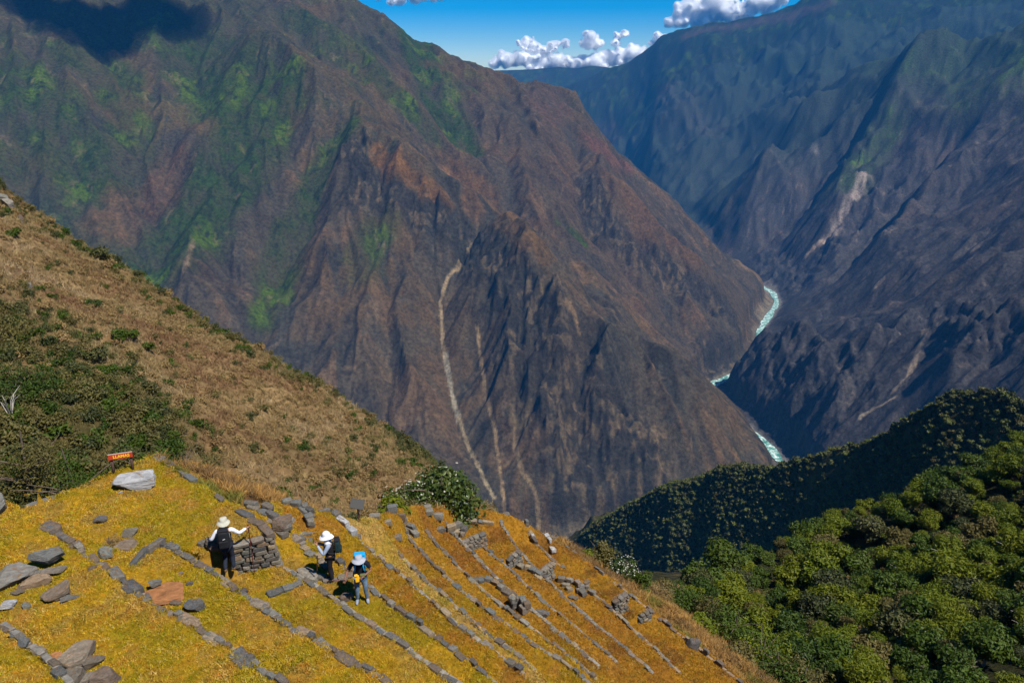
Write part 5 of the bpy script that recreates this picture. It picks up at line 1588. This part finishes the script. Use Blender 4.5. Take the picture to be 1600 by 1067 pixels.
cloth = lambda n, c, v=.25: plain(n, c, 0.85, 0.15, v, 9)
M['skin_tan'] = plain("skin_tan", (0.32, 0.16, 0.09), 0.55, 0.3)
M['skin_dark'] = plain("skin_dark", (0.22, 0.1, 0.055), 0.55, 0.3)
M['hair'] = plain("black_hair", (0.012, 0.01, 0.009), 0.5, 0.4)
M['eye'] = plain("eye", (0.02, 0.015, 0.012), 0.3, 0.5)
def person(name, label, loc, az, J, skin_m, shirt_m, trouser_m, shoe_m, sleeve='long', sleeve_m=None):
    """J: joints in metres, x to the person's right, y forward, z up"""
    root = empty(name, loc, -az); tag(root, label, "person")
    V = []; E_ = []
    idx = {}
    def add(k, r, prev=None):
        V.append((J[k], r)); idx[k] = len(V) - 1
        if prev: E_.append((idx[prev], idx[k]))
    add('pelvis', .1); add('belly', .09, 'pelvis'); add('chest', .1, 'belly'); add('neck', .052, 'chest'); add('jaw', .07, 'neck'); add('head', .098, 'jaw'); add('crown', .075, 'head')
    for s in 'LR':
        add(s + 'sh', .05, 'chest'); add(s + 'el', .042, s + 'sh'); add(s + 'wr', .027, s + 'el')
        add(s + 'hip', .085, 'pelvis'); add(s + 'kn', .056, s + 'hip'); add(s + 'an', .038, s + 'kn'); add(s + 'toe', .035, s + 'an')
    skin("body", V, E_, skin_m, root)
    # face
    hd = Vector(J['head']); fw = Vector(J['face']).normalized(); up = (Vector(J['crown']) - Vector(J['jaw'])).normalized(); rt = fw.cross(up)
    skin("nose", [(hd + fw * .085 + up * .0, .014), (hd + fw * .112 - up * .025, .017)], [(0, 1)], skin_m, root, 1)
    for s in (-1, 1):
        bm = bmesh.new(); bmesh.ops.create_uvsphere(bm, u_segments=8, v_segments=6, radius=.012)
        o = link("eye", bm_mesh("eye", bm, True), M['eye'], root); o.location = hd + fw * .09 + rt * s * .034 + up * .01
        skin("ear", [(hd + rt * s * .098, .012), (hd + rt * s * .108 - up * .03, .014)], [(0, 1)], skin_m, root, 1)
    m_ = link("mouth", box_mesh("mouth", .045, .01, .01, .003), plain("lips", (.2, .07, .05), .5), root); m_.location = hd + fw * .094 - up * .052
    # hair under the hat
    skin("hair", [(hd - fw * .02 + up * .03, .1), (hd - fw * .05 - up * .06, .075), (hd - fw * .06 - up * J.get('hairlen', .1), .05)], [(0, 1), (1, 2)], M['hair'], root, 2)
    # clothes
    sh = []; se = []; si = {}
    def sadd(k, p, r, prev=None):
        sh.append((p, r)); si[k] = len(sh) - 1
        if prev: se.append((si[prev], si[k]))
    lo = Vector(J['pelvis']) + Vector((0, 0, .0))
    sadd('b', lo, .155); sadd('m', J['belly'], .148, 'b'); sadd('c', J['chest'], .165, 'm'); sadd('n', (Vector(J['chest']) + Vector(J['neck'])) / 2 + Vector((0, 0, .03)), .075, 'c')
    skin("shirt", sh, se, shirt_m, root)
    for s in 'LR':
        pts = [J[s + 'sh'], J[s + 'el'], J[s + 'wr']]
        a = Vector(J['chest']).lerp(Vector(pts[0]), .55)
        if sleeve == 'long':
            skin("sleeve", [(a, .08), (pts[0], .075), (Vector(pts[0]).lerp(Vector(pts[1]), .55), .062), (pts[1], .055), (Vector(pts[1]).lerp(Vector(pts[2]), .55), .05), (Vector(pts[1]).lerp(Vector(pts[2]), .95), .04)], [(0, 1), (1, 2), (2, 3), (3, 4), (4, 5)], sleeve_m or shirt_m, root)
        else:
            skin("sleeve", [(a, .085), (pts[0], .08), (Vector(pts[0]).lerp(Vector(pts[1]), .4), .074), (Vector(pts[0]).lerp(Vector(pts[1]), .75), .066)], [(0, 1), (1, 2), (2, 3)], sleeve_m or shirt_m, root)
    tv = [(J['pelvis'], .15)]; te = []
    for s in 'LR':
        b = len(tv)
        h_, k_, a_ = Vector(J[s + 'hip']), Vector(J[s + 'kn']), Vector(J[s + 'an'])
        tv += [(h_ - Vector((0, 0, .03)), .112), (h_.lerp(k_, .5), .094), (k_, .076), (k_.lerp(a_, .5), .068), (a_ + Vector((0, 0, .03)), .06)]
        te += [(0, b), (b, b + 1), (b + 1, b + 2), (b + 2, b + 3), (b + 3, b + 4)]
    skin("trousers", tv, te, trouser_m, root)
    for s in 'LR':
        a_, t_ = Vector(J[s + 'an']), Vector(J[s + 'toe'])
        heel = a_ - (t_ - a_) * .25; heel.z = a_.z - .03
        skin("shoe", [(heel, .045), (a_ + (t_ - a_) * .15 - Vector((0, 0, .01)), .055), (a_.lerp(t_, .65), .052), (t_ + (t_ - a_) * .05, .038), (a_ + Vector((0, 0, .05)), .05)], [(0, 1), (1, 2), (2, 3), (1, 4)], shoe_m, root)
        # hand: palm and five bent fingers
        w = Vector(J[s + 'wr']); e = Vector(J[s + 'el']); d = (w - e).normalized()
        up_ = Vector((0, 0, 1)); side = d.cross(up_).normalized() if abs(d.z) < .95 else Vector((1, 0, 0)); curl = Vector(J.get(s + 'curl', (0, 0, -1)))
        HV = [(w - d * .02, .026), (w + d * .04, (.04, .02)), (w + d * .085, (.042, .02))]; HE = [(0, 1), (1, 2)]
        skin("hand", HV, HE, skin_m, root, 1)
        for f in range(4):
            b_ = w + d * .085 + side * (f - 1.5) * .021
            ln = (.036, .042, .04, .031)[f]
            skin("finger", [(b_, .0095), (b_ + d * ln * .8 + curl * ln * .35, .0088), (b_ + d * ln * .9 + curl * ln * 1.2, .008), (b_ + d * ln * .3 + curl * ln * 1.6, .007)], [(0, 1), (1, 2), (2, 3)], skin_m, root, 1)
        b_ = w + d * .03 + side * .038 * (1 if s == 'L' else -1)
        sd_ = side * (1 if s == 'L' else -1)
        skin("thumb", [(b_, .012), (b_ + d * .03 + sd_ * .018, .0105), (b_ + d * .05 + curl * .025, .009)], [(0, 1), (1, 2)], skin_m, root, 1)
    return root
def hat(root, J, mat, brim=.2, tall=.12, band=None, flap=False, droop=.03):
    hd = Vector(J['head']); up = (Vector(J['crown']) - Vector(J['jaw'])).normalized()
    h = lathe("hat", [(brim, -.02 - droop), (brim * .97, -.012 - droop), (brim * .72, .0), (.118, .012), (.112, .05), (.105, tall * .8), (.085, tall), (.03, tall + .012)], mat, root, 24, 1, 1.1, .1)
    h.location = hd + up * .035
    h.rotation_mode = 'QUATERNION'; h.rotation_quaternion = up.to_track_quat('Z', 'Y')
    if band:
        b = lathe("hat_band", [(.122, .012), (.119, .035), (.113, .036)], band, h, 24, 1, 1.1)
    if flap:
        fw = Vector(J['face']).normalized()
        v = []
        n = 9
        for r_, (dz, out) in enumerate([(.0, .118), (-.08, .13), (-.17, .15), (-.25, .17)]):
            for i in range(n):
                th = math.pi * (i / (n - 1) - .5) * 1.25
                v.append((out * math.sin(th), -out * math.cos(th), dz))
        qd = [(r_ * n + i, r_ * n + i + 1, (r_ + 1) * n + i + 1, (r_ + 1) * n + i) for r_ in range(3) for i in range(n - 1)]
        f = link("neck_flap", np_mesh("neck_flap", np.array(v), qd), mat, root)
        sm = f.modifiers.new("thick", 'SOLIDIFY'); sm.thickness = .008
        f.location = hd + up * .03; f.rotation_euler = (0, 0, math.atan2(fw.y, fw.x) - math.pi / 2)
    return h
def backpack(root_loc, az, J, mat, mat2, label, w=.31, d=.2, h=.5, extra=None):
    b = empty("backpack", Vector(root_loc), -az); tag(b, label, "backpack")
    c = Vector(J['chest']).lerp(Vector(J['belly']), .45)
    bm = bmesh.new(); bmesh.ops.create_cube(bm, size=1.0)
    bmesh.ops.subdivide_edges(bm, edges=bm.edges, cuts=3, use_grid_fill=True)
    for v in bm.verts:
        x, y, z = v.co
        t = 1 - .22 * max(0, z) * 2 * max(0, z) * 2 * .5
        bul = 1 + .25 * (1 - (2 * x) ** 2) * (1 - (1.6 * z) ** 2) * (y < 0)
        v.co = Vector((x * w * t, y * d * bul, z * h))
    bmesh.ops.bevel(bm, geom=[e for e in bm.edges if e.calc_face_angle(0) > .6], offset=.03, segments=2, affect='EDGES')
    o = link("pack_body", bm_mesh("pack_body", bm, True), mat, b); o.location = c + Vector((0, -.155 - d / 2, .03))
    s = o.modifiers.new("sub", 'SUBSURF'); s.levels = 1; s.render_levels = 1
    p = link("pocket", box_mesh("pocket", w * .78, .06, h * .42, .028, 3), mat, b); p.location = c + Vector((0, -.16 - d - .01, -.1))
    l = link("lid", box_mesh("lid", w * .86, d * .9, .09, .035, 3), mat2, b); l.location = c + Vector((0, -.15 - d / 2, .03 + h / 2))
    for sx in (-1, 1):
        limb_tube("shoulder_strap", [c + Vector((sx * .1, -.15, .22)), c + Vector((sx * .105, -.03, .27)), c + Vector((sx * .11, .12, .17)), c + Vector((sx * .13, .15, .0)), c + Vector((sx * .165, .0, -.14)), c + Vector((sx * .13, -.15, -.18))], .022, mat2, b, 6)
    if extra: extra(b, c)
    return b
def pole(root_loc, az, a, tip, label):
    """trekking pole from grip a to tip, given in the walker's frame"""
    o = empty("trekking_pole", Vector(root_loc), -az); tag(o, label, "trekking pole")
    a = Vector(a); tip = Vector(tip); d = (tip - a).normalized()
    limb_tube("grip", [a - d * .05, a + d * .1], [.018, .016], M['black'], o)
    limb_tube("shaft", [a + d * .1, a.lerp(tip, .55), tip], [.017, .015, .01], M['pole'], o)
    limb_tube("basket", [tip - d * .06, tip - d * .055, tip - d * .05], [.008, .03, .008], M['black'], o, 10)
    return o
M['black'] = plain("black_fabric", (0.014, 0.014, 0.016), 0.75, 0.25, .3, 14)
M['pole'] = plain("pole_dark_red", (0.1, 0.018, 0.014), 0.4, 0.5)
M['white_shirt'] = cloth("white_shirt", (0.72, 0.72, 0.76), .08)
M['navy'] = cloth("navy_trousers", (0.022, 0.028, 0.045))
M['beige_hat'] = cloth("beige_hat", (0.46, 0.44, 0.35), .15)
M['boot'] = cloth("brown_boot", (0.12, 0.075, 0.045))
M['white_hat'] = cloth("white_hat", (0.78, 0.77, 0.75), .05)
M['grey_sleeve'] = cloth("grey_blue_sleeve", (0.3, 0.36, 0.46), .12)
M['black_cloth'] = cloth("black_clothes", (0.016, 0.015, 0.018))
M['teal_dark'] = cloth("dark_teal_pack", (0.015, 0.035, 0.038))
M['cyan'] = cloth("cyan_pack", (0.01, 0.32, 0.62), .15)
M['grey_hat'] = cloth("grey_hat", (0.36, 0.36, 0.39), .1)
M['jeans'] = cloth("faded_jeans", (0.13, 0.19, 0.26), .3)
M['black_tee'] = cloth("black_tee", (0.012, 0.014, 0.02))
M['grey_shoe'] = cloth("grey_shoe", (0.25, 0.28, 0.33))
M['yellow'] = plain("yellow_case", (0.8, 0.42, 0.01), .5, .4)
M['olive_case'] = plain("olive_case", (0.12, 0.13, 0.05), .6, .3)

# walker with two poles, seen from behind
P1 = Vector(at(359, 893, 0.8)); AZ1 = math.radians(-14)
J1 = dict(pelvis=(0, 0, .96), belly=(0, .02, 1.14), chest=(0, .05, 1.36), neck=(0, .09, 1.5), jaw=(0, .125, 1.565), head=(0, .135, 1.62), crown=(0, .13, 1.7), face=(.1, 1, -.25),
          Rsh=(.2, .05, 1.42), Rel=(.40, .10, 1.22), Rwr=(.60, .26, 1.26), Lsh=(-.2, .05, 1.42), Lel=(-.37, .0, 1.18), Lwr=(-.45, .22, 1.05),
          Rhip=(.095, 0, .92), Rkn=(.12, .1, .5), Ran=(.13, .02, .085), Rtoe=(.15, .2, .04), Lhip=(-.095, 0, .92), Lkn=(-.09, .15, .52), Lan=(-.1, -.06, .1), Ltoe=(-.11, .13, .05), hairlen=.16)
p1 = person("person", "walker in white shirt and beige sun hat, seen from behind, holding two poles", P1, AZ1, J1, M['skin_tan'], M['white_shirt'], M['navy'], M['boot'])
hat(p1, J1, M['beige_hat'], .19, .12, None, False, .035)
def logo(b, c):
    o = link("logo_mark", box_mesh("logo_mark", .07, .004, .018, 0), M['white_hat'], b); o.location = c + Vector((.03, -.405, .1)); o.rotation_euler = (0, -.35, 0)
backpack(P1, AZ1, J1, M['black'], M['black'], "black rounded backpack on the walker in the white shirt", .34, .2, .56, logo)
pole(P1, AZ1, (.64, .32, 1.27), (.66, .2, -.3), "dark red trekking pole in the walker's raised right hand")
pole(P1, AZ1, (-.5, .28, 1.06), (-.44, .12, .0), "dark red trekking pole in the walker's lowered left hand")
# walker in the white hat taking a picture
P2 = on(519, 906, 0.0); AZ2 = math.radians(-98)
J2 = dict(pelvis=(0, 0, .94), belly=(0, .0, 1.12), chest=(0, -.01, 1.33), neck=(0, .0, 1.47), jaw=(0, .04, 1.53), head=(0, .05, 1.585), crown=(0, .045, 1.665), face=(0, 1, -.12),
          Rsh=(.19, -.01, 1.39), Rel=(.24, .17, 1.14), Rwr=(.06, .34, 1.36), Lsh=(-.19, -.01, 1.39), Lel=(-.26, .15, 1.13), Lwr=(-.06, .34, 1.36),
          Rhip=(.09, 0, .9), Rkn=(.1, .04, .49), Ran=(.1, -.02, .085), Rtoe=(.12, .16, .04), Lhip=(-.09, 0, .9), Lkn=(-.1, .03, .49), Lan=(-.11, -.03, .085), Ltoe=(-.13, .15, .04), hairlen=.12, Lcurl=(0, 0, 1), Rcurl=(0, 0, 1))
p2 = person("person", "walker in white brimmed hat and black vest, raising a phone with both hands", P2, AZ2, J2, M['skin_tan'], M['black_cloth'], M['black_cloth'], M['black_cloth'], 'long', M['grey_sleeve'])
hat(p2, J2, M['white_hat'], .2, .13, None, True, .02)
ph = link("phone", box_mesh("phone", .08, .012, .16, .004), M['black']); tag(ph, "dark phone held up before the face of the walker in the white hat", "phone")
ph.rotation_euler = (0, 0, -AZ2); ph.location = Matrix.Rotation(-AZ2, 4, 'Z') @ Vector((0, .45, 1.47)) + P2
def side_bottle(b, c):
    o = limb_tube("side_bottle", [c + Vector((.2, -.25, -.02)), c + Vector((.2, -.25, .16))], [.035, .03], M['grey_sleeve'], b)
backpack(P2, AZ2, J2, M['teal_dark'], M['black'], "dark teal daypack on the walker in the white hat", .29, .17, .42, side_bottle)
pole(P2, AZ2, (-.12, .36, .98), (-.16, .4, .5), "short dark folded pole hanging from the wrist of the walker in the white hat")
# man in the grey hat facing the camera
P3 = on(566, 938, 0.0); AZ3 = math.radians(172)
J3 = dict(pelvis=(0, 0, .95), belly=(0, .02, 1.13), chest=(0, .05, 1.35), neck=(0, .1, 1.48), jaw=(0, .17, 1.525), head=(0, .185, 1.575), crown=(0, .15, 1.655), face=(0, 1, -.7),
          Rsh=(.205, .05, 1.41), Rel=(.36, .14, 1.17), Rwr=(.4, .38, 1.13), Lsh=(-.205, .05, 1.41), Lel=(-.33, .08, 1.14), Lwr=(-.12, .33, 1.13),
          Rhip=(.1, 0, .91), Rkn=(.12, .05, .5), Ran=(.13, .0, .085), Rtoe=(.16, .18, .04), Lhip=(-.1, 0, .91), Lkn=(-.13, .04, .5), Lan=(-.15, .0, .085), Ltoe=(-.19, .17, .04), hairlen=.06)
p3 = person("person", "man in grey hat, black tee and faded jeans looking down at a yellow case", P3, AZ3, J3, M['skin_dark'], M['black_tee'], M['jeans'], M['grey_shoe'], 'short')
hat(p3, J3, M['grey_hat'], .205, .12, None, False, .02)
backpack(P3, AZ3, J3, M['cyan'], M['cyan'], "cyan blue backpack on the man in the grey hat", .38, .2, .46)
rot3 = Matrix.Rotation(-AZ3, 4, 'Z')
yc = empty("yellow_case", Vector(P3), -AZ3); tag(yc, "bright yellow case held by the man in the grey hat", "case")
o = link("case_body", box_mesh("case_body", .13, .07, .2, .02, 3), M['yellow'], yc); o.location = (.06, .34, 1.07); o.rotation_euler = (.2, .15, .1)
o = link("flap", box_mesh("flap", .1, .03, .07, .012, 3), M['yellow'], yc); o.location = (.09, .36, 1.2); o.rotation_euler = (.5, 0, .2)
gc = empty("camera_pouch", Vector(P3), -AZ3); tag(gc, "dark olive pouch with teal strap at the chest of the man in the grey hat", "pouch")
o = link("pouch_body", box_mesh("pouch_body", .15, .09, .12, .025, 3), M['olive_case'], gc); o.location = (-.09, .3, 1.13)
limb_tube("strap", [(-.02, .24, 1.04), (-.05, .25, .93), (-.1, .2, .86), (-.06, .2, .98)], .016, M['cyan'], gc, 6)
pole(P3, AZ3, (.44, .46, 1.14), (.75, .5, 1.22), "thin dark rod held out sideways by the man in the grey hat")

# pale dead branches on the left slope
db = None
for px, py, r, lab in [(14, 640, 58, "pale bare dead branches sticking out of the thicket at the left picture edge")]:
    a_, zz = polar(px, py, r); x_, y_ = r * math.sin(a_), r * math.cos(a_)
    zz = float(near_z(np.array([x_]), np.array([y_]))[0])
    db = empty("dead_branch", (x_, y_, zz)); tag(db, lab, "branch")
    rn = random.Random(4)
    for i in range(9):
        th = rn.uniform(0, 6.28); L = rn.uniform(.7, 1.6)
        limb_tube("twig", [(0, 0, 0.1), (math.cos(th) * L * .4, math.sin(th) * L * .4, L * .5 + 1.0), (math.cos(th) * L * .8, math.sin(th) * L * .8, L * .55 + 1.3)], [.035, .025, .01], M['pale_bark'], db, 5)

# ------------------------------------------------------------------ clouds, beyond the haze
def cloud(name, label, puffs, mat, voxel, seed=0, noise_amp=.3):
    """billows merged into one surface; puffs = (x, y, z, radius)"""
    bm = bmesh.new()
    for (x_, y_, z_, r_) in puffs:
        bmesh.ops.create_icosphere(bm, subdivisions=2, radius=r_, matrix=Matrix.Translation((x_, y_, z_)))
    o = link(name, bm_mesh(name, bm), mat)
    m_ = o.modifiers.new("merge", 'REMESH'); m_.mode = 'VOXEL'; m_.voxel_size = voxel; m_.use_smooth_shade = True
    for sc, am in ((1.0, noise_amp), (.4, noise_amp * .5)):
        tx_ = bpy.data.textures.new(name, 'CLOUDS'); tx_.noise_scale = voxel * 11 * sc; tx_.noise_depth = 4
        d_ = o.modifiers.new("billow", 'DISPLACE'); d_.texture = tx_; d_.strength = voxel * 11 * am; d_.mid_level = .45; d_.texture_coords = 'GLOBAL'
    tag(o, label, "cloud", kind='stuff')
    bm = bmesh.new()
    for (x_, y_, z_, r_) in puffs:
        bmesh.ops.create_icosphere(bm, subdivisions=2, radius=r_ * .7, matrix=Matrix.Translation((x_, y_, z_)))
    c_ = link("core", bm_mesh("core", bm), M['brightening_core'], o)  # solid white core added inside the vapour to brighten the cloud
    m_ = c_.modifiers.new("merge", 'REMESH'); m_.mode = 'VOXEL'; m_.voxel_size = voxel; m_.use_smooth_shade = True
    d_ = c_.modifiers.new("billow", 'DISPLACE'); d_.texture = tx_; d_.strength = voxel * 5 * noise_amp; d_.mid_level = .5; d_.texture_coords = 'GLOBAL'
    return o
M['brightening_core'] = plain("brightening_core", (.98, .98, .98), 1.0, 0.0)
ck = bpy.data.materials.new("cloud_white"); ck.use_nodes = True
ct = ck.node_tree; ct.nodes.remove(ct.nodes["Principled BSDF"])
cv = ct.nodes.new("ShaderNodeVolumePrincipled")
cv.inputs["Color"].default_value = (1, 1, 1, 1); cv.inputs["Density"].default_value = 0.0065; cv.inputs["Anisotropy"].default_value = 0.0
ct.links.new(cv.outputs[0], ct.nodes["Material Output"].inputs["Volume"])
M['cloud'] = ck
rn = random.Random(8)
def cpuffs(items, r, sub=16):
    out = []
    for px, py, rp_ in items:
        d = ray(px, py); d = d / math.hypot(d[0], d[1]) * r
        R_ = rp_ * r / F
        out.append((d[0], d[1] + rn.uniform(-1, 1) * R_, d[2], R_ * .8))
        for _ in range(sub):
            v = Vector((rn.gauss(0, 1), rn.gauss(0, 1), rn.gauss(0, .8))).normalized() * R_ * rn.uniform(.7, 1.1)
            out.append((d[0] + v.x, d[1] + v.y, d[2] + v.z * .8, R_ * rn.uniform(.16, .42)))
    return out
RC = 30000.0
cloud("cloud", "bank of small white cumulus heads above the far blue range",
      cpuffs([(790, 95, 15), (812, 92, 13), (830, 100, 14), (850, 98, 14), (870, 95, 13), (890, 98, 14), (910, 96, 13), (930, 98, 15), (950, 92, 15), (970, 90, 15), (985, 84, 14), (1000, 88, 13), (822, 68, 13), (835, 74, 10), (850, 80, 10), (866, 72, 9), (884, 68, 8), (775, 100, 10), (1010, 85, 10), (968, 80, 9)], RC), M['cloud'], 55.0, 1)
cloud("cloud", "single rounded cumulus head over the middle of the cloud bank", cpuffs([(922, 58, 11), (918, 68, 12), (932, 68, 10)], RC), M['cloud'], 40.0, 2)
cloud("cloud", "small leaning cloud wisp right of the rounded head", cpuffs([(966, 58, 8), (976, 52, 6), (962, 68, 6)], RC), M['cloud'], 40.0, 3)
cloud("cloud", "little cloud tuft touching the big right-hand mountain's skyline", cpuffs([(1028, 60, 10), (1020, 68, 6)], RC), M['cloud'], 40.0, 4)
cloud("cloud", "large bright cloud capping the ridge at the top of the picture",
      cpuffs([(1045, 35, 8), (1060, 36, 9), (1075, 15, 18), (1095, 18, 20), (1115, 5, 22), (1135, 20, 14), (1150, 12, 18), (1180, 5, 18), (1205, 4, 12), (1220, -5, 12), (1070, 32, 10), (1090, 36, 10), (1115, 30, 12), (1140, 28, 10), (1170, 22, 10), (1200, 15, 10)], 24000.0), M['cloud'], 40.0, 5)
cloud("cloud", "flat grey cloud edge along the top of the sky", cpuffs([(590, -12, 16), (620, -8, 17), (650, -8, 17), (680, -10, 14), (700, -12, 10)], 24000.0), M['cloud'], 40.0, 6)
# the cloud overhead whose shadow lies on the upper slope
tgt = hit(70, 0, 2500, 5600); tz_ = float(bil(H0, np.array([tgt[0]]), np.array([tgt[1]]))[0])
Lc = (3600 - tz_) / sun_dir.z
cc = Vector((tgt[0], tgt[1], tz_)) + sun_dir * Lc
rn = random.Random(3)
pf = []
for i in range(26):
    th = rn.uniform(0, 6.28); q_ = math.sqrt(rn.random())
    pf.append((cc.x + math.cos(th) * q_ * 900 - 250, cc.y + math.sin(th) * q_ * 330 + 60, cc.z + rn.uniform(-60, 160), rn.uniform(110, 240)))
cloud("cloud", "cumulus cloud floating high above the left mountain", pf, M['cloud'], 45.0, 7)
# ------------------------------------------------------------------ air: closed box of thin haze round the camera and all the land
bm = bmesh.new()
bmesh.ops.create_cube(bm, size=1.0)
hz = bm_mesh("haze", bm)
k = bpy.data.materials.new("haze_air")
k.use_nodes = True
kt = k.node_tree
kt.nodes.remove(kt.nodes["Principled BSDF"])
pv = kt.nodes.new("ShaderNodeVolumePrincipled")
pv.inputs["Color"].default_value = (0.06, 0.4, 1.0, 1)
pv.inputs["Density"].default_value = 2.4e-5
pv.inputs["Anisotropy"].default_value = -0.15
kt.links.new(pv.outputs[0], kt.nodes["Material Output"].inputs["Volume"])
hz.materials.append(k)
ho = link("haze", hz)
ho.scale = (40000, 21000, 2900)
ho.location = (0, 7600, -1700 + 1450)
tag(ho, "thin blue haze filling the canyon air", "haze", kind='stuff')
